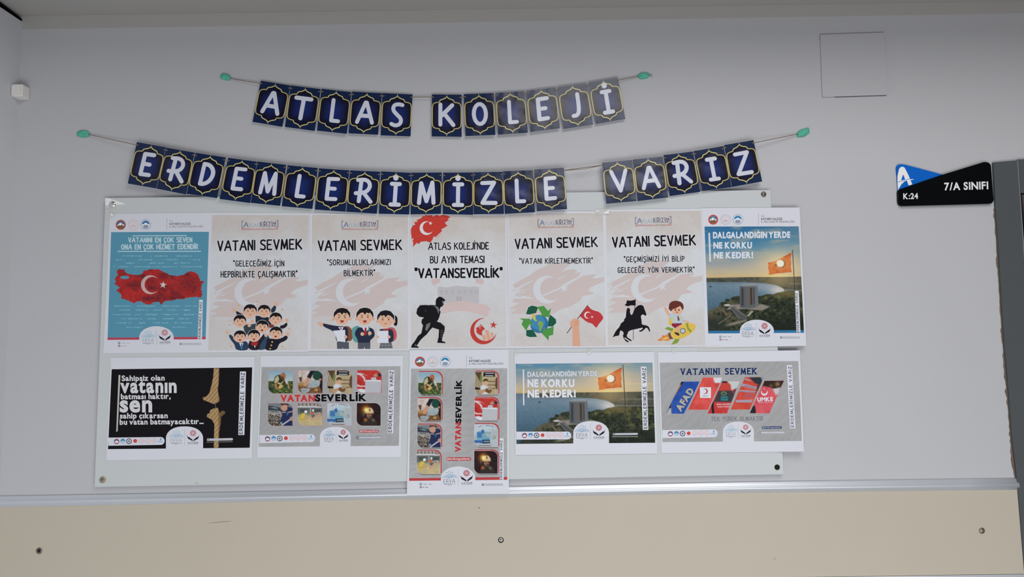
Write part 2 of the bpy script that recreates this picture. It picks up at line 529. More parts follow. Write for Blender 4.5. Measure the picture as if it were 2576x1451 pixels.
class Raster:
    """a little paint box on a grid of dots; x0..y1 in crop pixels, painting in its own units"""
    def __init__(s, x0, y0, x1, y1, nx, ny, ux=None, uy=None, quad=None):
        u, v = np.meshgrid(np.linspace(0, 1, nx), np.linspace(0, 1, ny))
        if quad is None: quad = [(x0, y0), (x1, y0), (x1, y1), (x0, y1)]
        q = homog([(0, 0), (1, 0), (1, 1), (0, 1)], quad)(np.stack([u.ravel(), v.ravel()], -1))
        s.PX = q[:, 0].reshape(ny, nx); s.PY = q[:, 1].reshape(ny, nx)
        ux = ux or (0, 1); uy = uy or (0, 1)
        s.X = ux[0] + (ux[1] - ux[0]) * u; s.Y = uy[0] + (uy[1] - uy[0]) * v
        s.U, s.Vv = u, v
        s.A = np.zeros((ny, nx, 3)); s.mask = None
        s.px = abs(ux[1] - ux[0]) / (nx - 1)
    def put(s, m, c):
        c = hexrgb(c) if isinstance(c, str) else np.asarray(c, float)
        s.A = s.A * (1 - m[..., None]) + c * m[..., None]
    def fill(s, c): s.A[:] = hexrgb(c)
    def vgrad(s, stops):
        ys = [k for k, _ in stops]; cs = np.array([hexrgb(c) for _, c in stops])
        return np.stack([np.interp(s.Y, ys, cs[:, i]) for i in range(3)], -1)
    def sd(s, pts):
        """signed distance (negative inside) to a polygon"""
        X, Y = s.X, s.Y; inside = np.zeros(X.shape, bool); d = np.full(X.shape, 1e9)
        n = len(pts)
        for i in range(n):
            x0, y0 = pts[i]; x1, y1 = pts[(i + 1) % n]
            c = ((y0 > Y) != (y1 > Y)) & (X < (x1 - x0) * (Y - y0) / ((y1 - y0) or 1e-9) + x0)
            inside ^= c
            dx, dy = x1 - x0, y1 - y0; t = np.clip(((X - x0) * dx + (Y - y0) * dy) / (dx * dx + dy * dy + 1e-12), 0, 1)
            d = np.minimum(d, np.hypot(X - x0 - t * dx, Y - y0 - t * dy))
        return np.where(inside, -d, d)
    def poly(s, pts, c, soft=1.0, a=1.0, tex=None):
        w = s.px * soft; m = np.clip(.5 - s.sd(pts) / (2 * w), 0, 1) * a
        if tex is not None: m = m * tex
        s.put(m, c)
    def ell(s, cx, cy, rx, ry, c, soft=1.0, a=1.0):
        d = (np.hypot((s.X - cx) / rx, (s.Y - cy) / ry) - 1) * min(rx, ry)
        s.put(np.clip(.5 - d / (2 * s.px * soft), 0, 1) * a, c)
    def glow(s, cx, cy, r, c, a=1.0, p=2):
        s.put(a * np.exp(-(np.hypot(s.X - cx, s.Y - cy) / r) ** p), c)
    def line(s, x0, y0, x1, y1, w, c, a=1.0):
        dx, dy = x1 - x0, y1 - y0; t = np.clip(((s.X - x0) * dx + (s.Y - y0) * dy) / (dx * dx + dy * dy + 1e-12), 0, 1)
        d = np.hypot(s.X - x0 - t * dx, s.Y - y0 - t * dy) - w / 2
        s.put(np.clip(.5 - d / (2 * s.px), 0, 1) * a, c)
    def grain(s, sc, amt, seed=0, region=None):
        n = (fbm(s.X / sc, s.Y / sc, seed) - .5) * 2 * amt
        if region is not None: n = n * region
        s.A = np.clip(s.A + n[..., None], 0, 255)
    def rounded(s, tr=0, bl=0, br=0, tl=0):
        u, v = s.U, s.Vv; m = np.ones(u.shape, bool)
        for r, cu, cv in ((tr, 1, 0), (bl, 0, 1), (br, 1, 1), (tl, 0, 0)):
            if not r: continue
            x = (1 - u) if cu else u; y = (1 - v) if cv else v
            m &= ~((x < r) & (y < r) & (np.hypot(r - x, r - y) > r))
        s.mask = m
# ------------------------------------------------------------------ the setting
M_WALL = principled('wall_paint', 'b0b0b4', 0.55, 0, 0.3, 0.012, 9, 0.25, 420)
M_CEIL = principled('ceiling_paint', '9c9a98', 0.8, 0, 0.2, 0.02, 12, 0.2, 300)
M_CREAM = principled('cream_laminate', 'b0a89a', 0.6, 0, 0.25, 0.02, 7, 0.08, 500)
M_RAIL = principled('brushed_aluminium', 'c2c6cd', 0.36, 0.45, 0.5, 0.02, 30)
M_DOOR = principled('dark_grey_door_paint', '4b4f52', 0.5, 0, 0.25, 0.05, 30, 0.15, 260)
M_DOOR2 = principled('dark_brown_door_leaf', '4a4544', 0.55, 0, 0.3, 0.05, 30)
M_GAP = principled('black_shadow_gap', '0a0a0c', 0.9, 0, 0.0)
M_FLOOR = principled('floor_terrazzo', '9a938a', 0.4, 0, 0.4, 0.08, 60)

def S(name, v, f, m, label=None):
    o = mesh_obj(name, v, f, m)
    o['kind'] = 'structure'
    if label: o['label'] = label
    return o

ct = px2w([52], [40])[0]; cb = px2w([0], [1240])[0]
XL = float((px2w([52], [150])[0][0] + cb[0]) / 2)
tr = px2w([2576], [3])[0]
zl, zr = ct[2], tr[2]
XR = 2.4
zr2 = zl + (zr - zl) * (XR - ct[0]) / (tr[0] - ct[0])
slope = (zr - zl) / (tr[0] - ct[0])
# back wall: its left edge follows the corner seen in the photograph
dxdz = (px2w([52], [150])[0][0] - cb[0]) / (px2w([52], [150])[0][2] - cb[2])
xl = lambda z: float(cb[0] + dxdz * (z - cb[2]))
ztop = 3.1
def prism(pts_xz, y0, y1):
    n = len(pts_xz)
    v = [(x, y0, z) for x, z in pts_xz] + [(x, y1, z) for x, z in pts_xz]
    f = [list(range(n)), list(range(2 * n - 1, n - 1, -1))] + [[i, i + n, (i + 1) % n + n, (i + 1) % n] for i in range(n)]
    return v, f
v, f = prism([(xl(0) - .25, 0), (XR, 0), (XR, ztop), (xl(ztop) - .25, ztop)], 0.0, 0.15)
S('wall_back', v, f, M_WALL, 'light grey painted corridor wall')
# left wall runs towards the camera; it stops a little short of the soffit
zt = px2w([52], [55])[0][2]
n0, n1 = 0.0, -0.9
v = [(xl(0), n0, 0), (xl(zt), n0, zt), (xl(zt), n1, zt), (xl(0), n1, 0)]
v = v + [(x - .12, y, z) for x, y, z in v]
S('wall_left', v, [[0, 1, 2, 3], [7, 6, 5, 4], [0, 4, 5, 1], [1, 5, 6, 2], [2, 6, 7, 3], [3, 7, 4, 0]], principled('wall_paint_lightened', 'bcbec2', 0.55, 0, 0.3, 0.012, 9, 0.25, 420), 'side wall meeting the back wall at the left')  # wall paint lightened to stand in for stronger light on this side
# black wedge painted as the shade in the gap over the left wall
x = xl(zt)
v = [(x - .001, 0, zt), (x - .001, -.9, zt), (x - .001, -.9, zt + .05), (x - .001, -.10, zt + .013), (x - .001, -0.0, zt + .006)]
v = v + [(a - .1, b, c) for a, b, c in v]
S('painted_gap_shade', v, [[0, 1, 2, 3, 4], [9, 8, 7, 6, 5]] + [[i, i + 5, (i + 1) % 5 + 5, (i + 1) % 5] for i in range(5)], M_GAP, 'black strip painted as shade in the gap above the left wall')
# soffit beam over the wall: a shallow lip, then the underside
SOF = .31
zc = lambda xx: zl + slope * (xx - ct[0])
xa, xb = xl(zt) - .12, XR
v = []
for xx in (xa, xb):
    z = zc(xx)
    v += [(xx, 0, z), (xx, -SOF, z + .004), (xx, -SOF, ztop), (xx, 0, ztop)]
S('wall_upper', v, [[0, 1, 2, 3], [7, 6, 5, 4], [0, 4, 5, 1], [1, 5, 6, 2], [2, 6, 7, 3], [3, 7, 4, 0]], M_CEIL, 'soffit along the top of the wall')
v, f = box(-2.6, XR, -4.5, 0.15, ztop, ztop + .1); S('ceiling', v, f, M_CEIL)
v, f = box(-2.6, XR, -4.5, 0.15, -.1, 0); S('floor', v, f, M_FLOOR)

# the soffit's shadow on the wall top, painted as a darker band
M_SHADEBAND = principled('band_painted_shade', 'a6a4a2', 0.8, 0, 0.15, 0.03, 14)
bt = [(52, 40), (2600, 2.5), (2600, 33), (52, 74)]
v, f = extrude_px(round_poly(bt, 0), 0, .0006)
S('painted_shade_band', v, f, M_SHADEBAND, 'darker band painted as the soffit shadow along the wall top')

# cream panel and its rails
top = [(-60, 1249), (0, 1247.5), (700, 1235), (1876, 1211.6), (2440, 1204), (2558, 1202.5)]
bot = [(-60, 1277.5), (0, 1276), (700, 1260.5), (1876, 1239), (2440, 1232.5), (2564, 1231.5)]
prof = [(0, 0), (0, .0022), (.10, .0034), (.28, .0040), (.42, .0070), (.55, .0086), (.68, .0082), (.82, .0056), (.93, .0036), (1, .0030), (1, 0)]
V = []; F = []
for (a, b) in zip(top, bot):
    a = np.array(a, float); b = np.array(b, float)
    for t, z in prof:
        p = a + (b - a) * t
        if a[0] > 2500 and t > .35: p[0] += 3
        V.append(px2w([p[0]], [p[1]], z)[0])
k = len(prof)
for i in range(len(top) - 1):
    for j in range(k - 1): F.append([i * k + j, (i + 1) * k + j, (i + 1) * k + j + 1, i * k + j + 1])
F += [list(range(k)), list(range(len(V) - 1, len(V) - k - 1, -1))]
rail_ = S('trim_2', V, F, M_RAIL, 'rounded aluminium rail between wall and cream panel')
for p_ in rail_.data.polygons: p_.use_smooth = len(p_.vertices) == 4
tr_ = [(-60, 1277), (0, 1276), (700, 1260.5), (1876, 1239), (2440, 1232.5), (2563, 1231.5), (2573, 1360), (2581, 1443), (1500, 1459), (-60, 1479)]
v, f = extrude_px(tr_, 0, .0028)
panel = S('wall_lower', v, f, M_CREAM, 'cream laminate panel on the lower wall')
lowz = .0048
v, f = extrude_px([(-60, 1479.5), (1500, 1459.5), (2130, 1451), (2582, 1444.5), (2584, 1475), (1500, 1492), (-60, 1512)], 0, lowz)
S('trim_3', v, f, M_RAIL, 'lower aluminium rail of the cream panel')

M_SCREW = principled('steel_screw', '6f6a62', 0.4, 0.7, 0.5)
M_BRASS = principled('dull_brass_bolt', '9a9278', 0.4, 0.6, 0.5)
M_SCREWD = principled('dark_screw_recess', '1c1812', 0.7, 0.0, 0.2)
M_SCREWL = principled('pale_screw_cap', 'd8d6d0', 0.4, 0.0, 0.4)
M_BOLT = principled('polished_bolt', 'f4f4f6', 0.16, 1.0, 0.5)
M_BRASS = principled('dull_brass_bolt', '9a9278', 0.4, 0.6, 0.5)
def dome(cx, cy, r, z0, h, n=20, rings=4, flat=.5):
    """domed screw head at photo pixel (cx, cy), radius r pixels"""
    V = []; F = []
    c = px2w([cx], [cy], z0)[0]; rr = r * .00084
    for k in range(rings + 1):
        a = k / rings * math.pi / 2
        q = rr * math.cos(a) if k < rings else 0
        if k < rings:
            for i in range(n):
                t = 2 * math.pi * i / n
                V.append((c[0] + q * math.cos(t), -(z0 + h * math.sin(a)), c[2] + q * math.sin(t)))
    V.append((c[0], -(z0 + h), c[2]))
    for i in range(n):
        V.append((c[0] + rr * math.cos(2 * math.pi * i / n), -z0 + .0002, c[2] + rr * math.sin(2 * math.pi * i / n)))
    for k in range(rings - 1):
        for i in range(n): F.append([k * n + i, k * n + (i + 1) % n, (k + 1) * n + (i + 1) % n, (k + 1) * n + i])
    t = rings * n
    for i in range(n): F.append([(rings - 1) * n + i, (rings - 1) * n + (i + 1) % n, t])
    for i in range(n): F.append([t + 1 + i, t + 1 + (i + 1) % n, (i + 1) % n, i])
    F.append([t + 1 + i for i in range(n)][::-1])
    return V, F
for (cx, cy, r, lab) in ((98.5, 1385, 8, 'reddish grey screw head'), (2470, 1334.5, 7.5, 'grey screw head with pale middle')):
    v, f = dome(cx, cy, r, .0028, .002)
    o = child('screw', v, f, M_SCREW, panel, smooth=True); o['label'] = lab
    v, f = dome(cx, cy, r * .5, .0047, .0005)
    child('screw_slot', v, f, M_SCREWD if cx < 1000 else M_BRASS, o)
v, f = dome(1260, 1358, 7, .0028, .0012); o = child('screw', v, f, M_SCREWD, panel, smooth=True); o['label'] = 'dark ringed screw'
v, f = dome(1260, 1357.5, 4.3, .0039, .0006); child('screw_cap', v, f, M_SCREWL, o, smooth=True)
v, f = dome(1259.8, 1357.2, 2.2, .0045, .0003); child('screw_hole', v, f, M_SCREWD, o, smooth=True)
M_SCRATCH = principled('scratch_brown', '8f7f68', 0.8, 0, 0.1)
M_CHIP = principled('exposed_plaster', '6a5b50', 0.9, 0, 0.1, 0.25, 300)
def flat(name, poly, m, parent, z, t=.0001, label=None):
    v, f = extrude_px(poly, z - t, z)
    o = child(name, v, f, m, parent)
    if label: o['label'] = label
    return o
flat('scratch', [(525, 1315.2), (548, 1312.6), (572, 1310.6), (584, 1310.2), (572, 1312), (548, 1314), (526, 1315.8)], M_SCRATCH, panel, .0030)
flat('scratch', [(1203.8, 1275.8), (1206, 1275.6), (1206.3, 1278), (1204.2, 1278)], M_SCREWD, panel, .0030)
flat('smudge', [(1945.5, 1403), (1949, 1401), (1952.5, 1403), (1951.5, 1408), (1949, 1411), (1946.5, 1408)], principled('smudge_grey', 'a79f92', .8, 0, .1), panel, .0029)

# door frame and leaf at the right edge
LE = [(2497, 410), (2505, 520), (2511, 600), (2520, 748), (2527, 860), (2534, 938), (2547, 1100), (2560, 1215), (2571, 1350), (2577, 1420), (2590, 1560)]
RE = [(2690, 1560), (2612, 1100), (2590, 800), (2576, 640), (2567, 512), (2559.5, 403)]
v, f = extrude_px([(2499, 408.5)] + LE[1:] + RE[:-1] + [(2560, 403)], 0, .006)
frame = S('door_1', v, f, M_DOOR, 'dark grey door frame beside the class sign')
lip = []
v, f = extrude_px([(2558.5, 403.2), (2561, 403), (2569, 512), (2578, 640), (2592, 800), (2588, 800), (2575, 640), (2566.5, 512)], .006, .0075)
child('frame_edge', v, f, principled('pale_frame_edge', '6f7478', .35, 0, .5), frame)  # narrow edge strip, paler than the frame face
v, f = extrude_px([(2561, 401), (2660, 396), (2668, 484), (2568, 485.5)], 0, .006)
child('head_panel', v, f, M_DOOR, frame)
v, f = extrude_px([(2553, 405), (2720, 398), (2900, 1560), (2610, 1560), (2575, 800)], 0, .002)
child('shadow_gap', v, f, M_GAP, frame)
v, f = extrude_px([(2571, 489), (2668, 487), (2760, 1560), (2640, 1560), (2604, 800)], 0, .006)
child('door_leaf', v, f, M_DOOR2, frame)
jag = []
rs = np.random.RandomState(3)
for y in range(525, 1230, 9):
    x = np.interp(y, [p[1] for p in LE], [p[0] for p in LE])
    d = -4.8 - 3.5 * rs.rand() ** 2 - (2.5 if rs.rand() > .9 else 0)
    if 1120 < y < 1180: d -= 2.5
    jag.append((x + d, y))
right = [(np.interp(y, [p[1] for p in LE], [p[0] for p in LE]) + 4, y) for y in (1228, 900, 526)]
v, f = extrude_px(jag + right, 0.0, .0012)
o = child('chipped_plaster', v, f, M_CHIP, frame); o['label'] = 'ragged brown plaster edge along the frame'

# ------------------------------------------------------------------ notice board
M_BOARD = principled('acrylic_board', 'b9bdbf', 0.4, 0, 0.2, 0.006, 20)
M_CORNERGLINT = principled('painted_corner_glint', 'eeeef6', 0.25, 0, 0.5)  # white for the triangle painted as a lamp's reflection on the board corner
bp = round_poly([(265, 498), (1938, 478), (1971, 1192.5), (238, 1224.5)], 3, 3)
v, f = extrude_px(bp, .0052, .0088)
board = mesh_obj('notice_board', v, f, M_BOARD)
tag(board, 'wide pale acrylic notice board screwed to the wall behind the posters', 'notice board')
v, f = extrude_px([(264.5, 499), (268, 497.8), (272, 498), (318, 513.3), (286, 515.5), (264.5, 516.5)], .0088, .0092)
o = child('corner_glint', v, f, M_CORNERGLINT, board); o['label'] = 'white triangle painted as a lamp reflection on the corner'
for (cx, cy, r, m, lab) in ((283, 514, 9, M_BOLT, 'polished shining bolt'), (1921, 488.5, 7, M_SCREW, 'grey steel bolt'),
                            (258, 1206.5, 8, M_BRASS, 'dull brass bolt'), (1955, 1175, 6.8, M_SCREWD, 'black bolt')):
    v, f = dome(cx, cy, r, .0088 if cx > 300 or cy > 600 else .0091, .0035)
    o = child('bolt', v, f, m, board, smooth=True); o['label'] = lab
    v, f = dome(cx, cy, r * .45, .0088 + .0033, .0006)
    child('bolt_socket', v, f, M_SCREWD if m is M_SCREWD else (M_BOLT if m is M_BOLT else M_SCREW), o, smooth=True)
flat('glue_mark', [(490, 1213), (499, 1212.6), (499.5, 1217), (491, 1217)], principled('glue_residue', 'b0ada0', .7, 0, .2), board, .0089)

# ------------------------------------------------------------------ plate, corner box
M_PLATE = principled('painted_plate', 'aeaeb2', 0.5, 0, 0.3, 0.01, 15, 0.15, 420)
q = [(2063.5, 87), (2224, 81.5), (2234.5, 232), (2230, 238.5), (2069, 243.5)]
v, f = extrude_px(q, 0.0, .0035)
plate = mesh_obj('cover_plate', v, f, M_PLATE)
tag(plate, 'square wall-coloured blanking plate high on the wall at the upper right', 'cover plate')
v, f = extrude_px([(2062, 89), (2064, 88), (2070, 205), (2068, 205)], 0, .0008); child('edge_shadow', v, f, M_GAP, plate)  # black slivers painted as the plate's shadow lines, left and bottom
v, f = extrude_px([(2100, 243.4), (2230, 239), (2229.5, 240.3), (2100, 244.4)], 0, .0008); child('edge_shadow', v, f, M_GAP, plate)

M_WP = principled('white_plastic', 'd4d2ce', 0.4, 0, 0.4)
a = px2w([52], [236])[0]; x0 = xl(a[2]); z0, z1 = px2w([60], [252])[0][2], px2w([60], [221])[0][2]
V, F = box(x0, x0 + .024, -.026, 0, z0, z1)
cb_ = mesh_obj('junction_box', V, F, M_WP)
tag(cb_, 'small white plastic box in the left corner of the wall', 'junction box')
bm_ = cb_.modifiers.new('bevel', 'BEVEL'); bm_.width = .003; bm_.segments = 3
V, F = box(x0 + .002, x0 + .022, -.0275, -.026, z0 + .003, z1 - .003)
o = child('box_lid', V, F, M_WP, cb_)

# ------------------------------------------------------------------ class sign
def sv(p): return [(2200 + x / 5.58, 380 + y / 5.58) for x, y in p]
M_SBLUE = principled('sign_blue', '0a5cb8', 0.35, 0, 0.2)
M_SBLACK = principled('sign_black', '06070a', 0.35, 0, 0.12)
whole = round_poly([(303, 182), (400, 185), (960, 330), (1585, 145), (1637, 200), (1673, 735), (340, 770)], [60, 30, 5, 60, 40, 45, 60], 6)
bl = round_poly([(303, 182), (420, 188), (960, 330), (960, 345), (335, 560)], [75, 20, 0, 0, 0], 6)
bk = round_poly([(328, 545), (940, 335), (1545, 150), (1632, 168), (1675, 735), (336, 770)], [30, 0, 25, 60, 55, 60], 6)
v, f = extrude_px(sv(bl), 0, .004)
sign = mesh_obj('class_sign', v, f, M_SBLUE)
tag(sign, 'black and blue bow-shaped class sign 7/A SINIFI beside the door frame', 'sign')
v, f = extrude_px(sv(bk), 0, .0062)
o = child('black_plate', v, f, M_SBLACK, sign); o['label'] = 'black plate across the blue one'
class Loose(Sheet):
    """prints straight onto an existing object"""
    def __init__(s, obj, view, z, mat=None):
        s.view = view; s.z = z; s.bend = None; s.pm = mat or M_INK; s.pre = None; s.boxes = []; s.reset(); s.obj = obj
L = Loose(sign, (2200, 380, 5.58), .0041)
wht = 'dfe0e6'
L.poly([(322, 350), (345, 250), (365, 226), (390, 218), (415, 226), (435, 255), (480, 345), (530, 467), (480, 484), (452, 408), (450, 398), (322, 430)], wht)
L.poly([(400, 330), (372, 410), (430, 402), (412, 345)], '0a62c0')
L.poly([(322, 452), (322, 432), (370, 412), (440, 398), (545, 392), (545, 402), (470, 408), (420, 425), (375, 470), (345, 520), (330, 552)], wht)
L.line(322, 437, 500, 388, 6, '0a62c0')
L.part('letter_emblem', 'white letter A emblem on blue')
L = Loose(sign, (2200, 380, 5.58), .0063)
L.text('7/A SINIFI', 985, 548, 1597, 530, 100, 'd8d8da', 'B', off=.03)
L.part('lettering', 'white lettering 7/A SINIFI')
L.text('K:24', 405, 672, 612, 668, 76, 'd8d8da', 'B', off=.03)
L.part('lettering', 'white lettering K:24')
# ------------------------------------------------------------------ banners
FR = chaikin([(.5, .012), (.485, .085), (.39, .145), (.27, .175), (.24, .25)], 2)[:-1] + chaikin([(.24, .25), (.13, .262), (.03, .31), (.008, .46)], 2)
FR = [tuple(map(float, q)) for q in FR]
half = FR + [(x, 1.4 - y) for x, y in FR[::-1]]
outl = half + [(1 - x, y) for x, y in half[::-1]][1:-1]
def inset(p, d):
    c = np.array([.5, .7]); out = []
    p = np.array(p)
    n = len(p)
    for i in range(n):
        a, b = p[i - 1], p[(i + 1) % n]
        t = b - a; t = t / (np.linalg.norm(t) + 1e-9); nn = np.array([t[1], -t[0]])
        if np.dot(nn, c - p[i]) < 0: nn = -nn
        if i in (0, n // 2): nn = (c - p[i]) / np.linalg.norm(c - p[i]) * 2.2
        q = p[i] + nn * d
        if 0 < i < n // 2: q[0] = min(q[0], .5 - .06 * min(abs(q[1] - .02), abs(1.38 - q[1]), .1))
        if i > n // 2: q[0] = max(q[0], .5 + .06 * min(abs(q[1] - .02), abs(1.38 - q[1]), .1))
        out.append(q)
    return out
CW = {'İ': 'I'}
ORD = ['first', 'second', 'third', 'fourth', 'fifth', 'sixth', 'seventh', 'eighth', 'ninth', 'tenth', 'eleventh', 'twelfth', 'thirteenth', 'fourteenth']
V1 = (600, 160, 4.8365); V2 = (1060, 160, 4.2933); V3 = (160, 300, 4.2933); V4 = (700, 380, 4.2933); V5 = (1200, 320, 4.2933); V6 = (1480, 300, 4.2933)
B1 = [('A', V1, (270, 205), (637, 265), (535, 772), (168, 710)), ('T', V1, (632, 262), (1003, 308), (930, 822), (562, 772)),
      ('L', V1, (1008, 303), (1376, 345), (1320, 857), (952, 817)), ('A', V1, (1380, 337), (1750, 358), (1700, 868), (1337, 850)),
      ('S', V1, (1748, 355), (2120, 373), (2095, 888), (1727, 875)),
      ('K', V2, (112, 330), (437, 333), (437, 793), (110, 788)), ('O', V2, (455, 328), (783, 316), (802, 772), (475, 785)),
      ('L', V2, (795, 315), (1118, 294), (1153, 748), (826, 771)), ('E', V2, (1128, 292), (1453, 253), (1500, 700), (1176, 742)),
      ('J', V2, (1466, 252), (1788, 207), (1858, 660), (1532, 710)), ('İ', V2, (1802, 200), (2123, 147), (2205, 600), (1882, 655))]
B2 = [('E', V3, (790, 243), (1112, 300), (1008, 750), (690, 695)), ('R', V3, (1108, 303), (1420, 358), (1325, 815), (1000, 750)),
      ('D', V3, (1422, 358), (1755, 410), (1660, 853), (1322, 806)), ('E', V3, (1775, 413), (2090, 455), (2018, 907), (1682, 862)),
      ('M', V3, (2085, 452), (2408, 490), (2340, 937), (2015, 903)), ('L', V4, (100, 150), (430, 180), (370, 627), (35, 597)),
      ('E', V4, (437, 183), (770, 205), (730, 657), (392, 633)), ('R', V4, (773, 205), (1105, 220), (1067, 678), (731, 657)),
      ('İ', V4, (1108, 216), (1437, 232), (1415, 687), (1083, 678)), ('M', V4, (1435, 230), (1770, 228), (1760, 680), (1427, 685)),
      ('İ', V4, (1778, 230), (2107, 228), (2107, 690), (1775, 683)), ('Z', V4, (2105, 226), (2425, 220), (2440, 680), (2107, 685)),
      ('L', V5, (275, 472), (605, 460), (628, 920), (298, 938)), ('E', V5, (613, 453), (940, 433), (975, 885), (645, 910)),
      ('V', V6, (145, 467), (475, 435), (524, 885), (192, 915)), ('A', V6, (477, 432), (805, 398), (866, 845), (530, 887)),
      ('R', V6, (808, 385), (1133, 345), (1212, 785), (877, 832)), ('I', V6, (1133, 342), (1462, 285), (1550, 735), (1230, 778)),
      ('Z', V6, (1463, 277), (1785, 222), (1880, 673), (1545, 735))]
words = {0: [('ATLAS', 0), ('KOLEJİ', 5)], 1: [('ERDEMLERİMİZLE', 0), ('VARIZ', 14)]}
CARDG = {  # letter shapes on a card (x 0..1, y 0..1.4)
 'A': [[(.25, 1.0), (.48, .34), (.52, .34), (.75, 1.0)], [(.35, .78), (.67, .78)]],
 'T': [[(.25, .38), (.74, .38)], [(.5, .38), (.47, 1.04)]],
 'L': [[(.44, .33), (.43, 1.01), (.66, 1.01)]],
 'S': [chaikin([(.68, .37), (.56, .34), (.40, .38), (.37, .54), (.50, .68), (.66, .82), (.64, .99), (.48, 1.06), (.34, 1.0)])],
 'K': [[(.29, .34), (.29, 1.0)], [(.68, .36), (.34, .70)], [(.42, .64), (.72, 1.01)]],
 'O': [ell(.51, .68, .2, .33)],
 'E': [[(.66, .33), (.36, .34), (.35, 1.01), (.63, 1.0)], [(.36, .66), (.58, .66)]],
 'J': [chaikin([(.62, .33), (.62, .6), (.60, .9), (.52, 1.02), (.40, 1.02)])],
 'I': [[(.38, .36), (.64, .36)], [(.51, .36), (.5, 1.03)], [(.37, 1.04), (.64, 1.04)]],
 'R': [[(.41, .34), (.38, 1.02)], [(.5, .72), (.76, 1.02)], chaikin([(.3, .32), (.52, .29), (.66, .36), (.71, .52), (.62, .68), (.46, .75), (.26, .76)])],
 'D': [[(.37, .34), (.36, .99)], chaikin([(.37, .33), (.54, .34), (.68, .48), (.71, .68), (.62, .9), (.46, 1.0), (.36, 1.0)])],
 'M': [[(.27, 1.02), (.33, .36), (.51, .96), (.69, .34), (.74, 1.02)]],
 'V': [[(.27, .34), (.52, 1.0), (.74, .34)]],
 'Z': [[(.3, .38), (.70, .37), (.3, 1.03), (.73, 1.04)]],
}
CARDG['İ'] = [[(x, y + .04) for x, y in pl] for pl in CARDG['I']]
def card_px(view, p): return [(view[0] + x / view[2], view[1] + y / view[2]) for x, y in p]
rs = np.random.RandomState(11)
for bi, cards in enumerate((B1, B2)):
    base = .0045 if bi == 0 else .0128
    holes = []
    for i, (ch, view, tl, trr, br, bl_) in enumerate(cards):
        wname, wi = [(w, i - s) for w, s in words[bi] if i >= s][-1]
        lab = 'navy card with white letter %s, %s in %s, %s banner' % (ch, ORD[wi], wname, ('upper', 'lower')[bi])
        q = card_px(view, [tl, trr, br, bl_])
        tilt = (rs.rand() - .35) * .0035 / 108
        if bi == 0 and i >= 7: tilt = (.0006, .0016, .0004, .0)[i - 7] / 108
        if bi == 1 and 11 <= i <= 15: tilt = (.0030, .0044, .0054, .0050, .0036)[i - 11] / 108
        twist = (rs.rand() - .5) * .0020 / 76
        y0 = q[0][1]; x0_ = q[0][0]
        bend = (lambda X, Y, t=tilt, y0=y0, w=twist, x0_=x0_: t * (Y - y0) + w * (X - x0_ - 38) + 1e-7 * (X - x0_ - 38) ** 2)
        z = base + .0007 * (i % 2) + .0011
        s = Sheet('banner_card', [tl, trr, br, bl_], view, z, lab, 'banner card', 'letter cards of the %s banner' % ('upper', 'lower')[bi],
                  mat=principled('card_edge_white', 'c2c4cc', .5, 0, .3) if i == 0 and bi == 0 else bpy.data.materials['card_edge_white'], thick=.0004, bend=bend, gloss=True)
        Hc = homog([(0, 0), (1, 0), (1, 1.4), (0, 1.4)], [tl, trr, br, bl_])
        s.pre = lambda p, Hc=Hc: Hc(p)
        s.view = view
        # navy ground: a grid, so that it follows the card
        g = np.array([(a / 6, 1.4 * b / 8) for b in range(9) for a in range(7)])
        gf = [[b * 7 + a, b * 7 + a + 1, (b + 1) * 7 + a + 1, (b + 1) * 7 + a] for b in range(8) for a in range(6)]
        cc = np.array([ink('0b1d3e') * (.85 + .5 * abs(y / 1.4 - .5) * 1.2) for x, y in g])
        g2 = g * [.992, .994] + [.004, .004]
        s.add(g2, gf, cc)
        s.part('navy_ground')
        # dark medallion with a blue centre, ringed with gold
        ii = np.array(inset(outl, .028)); n = len(ii); c = np.array([.5, .7])
        rings_ = [1.0, .9, .72, .45, .2]; colr = ['08071a', '0a0a22', '0d1438', '122058', '152562']
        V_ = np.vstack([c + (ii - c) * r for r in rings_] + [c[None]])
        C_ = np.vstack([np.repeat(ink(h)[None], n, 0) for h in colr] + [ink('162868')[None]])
        F_ = [[k * n + a, k * n + (a + 1) % n, (k + 1) * n + (a + 1) % n, (k + 1) * n + a] for k in range(len(rings_) - 1) for a in range(n)]
        F_ += [[(len(rings_) - 1) * n + a, (len(rings_) - 1) * n + (a + 1) % n, len(rings_) * n] for a in range(n)]
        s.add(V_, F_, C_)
        s.part('medallion')
        o1 = np.array(outl); o2 = np.array(inset(outl, .030)); n = len(o1)
        cg = np.array([ink('b9a86a') if abs(y - .7) < .45 else ink('c8bd80') for x, y in np.vstack([o1, o2])])
        s.add(np.vstack([o1, o2]), [[a, (a + 1) % n, (a + 1) % n + n, a + n] for a in range(n)], cg)
        s.part('gold_frame')
        sw = .13
        for pl in CARDG[ch]:
            pts = [np.array(p) for p in pl]
            s.stroke(pts, sw * (.96 + .1 * rs.rand()), 'c3c6d2')
        if ch == 'İ': s.disc(.5, .2, .088, 'c3c6d2')
        s.part('letter')
        for hx in (.045, .955):
            s.disc(hx, .085 + .02 * rs.rand(), .022, '6c6a68')
            s.part('punched_hole')
        hw = Hc([(.05, .095), (.95, .095)])
        hp = [(view[0] + x / view[2], view[1] + y / view[2]) for x, y in hw]
        holes.append((hp, z, bend))
    # string: in front from hole to hole between cards, behind each card
    ends = [((578, 197.5), (1606, 192)), ((222, 338), (2010, 336.5))][bi]
    pts = [(ends[0], .004)]
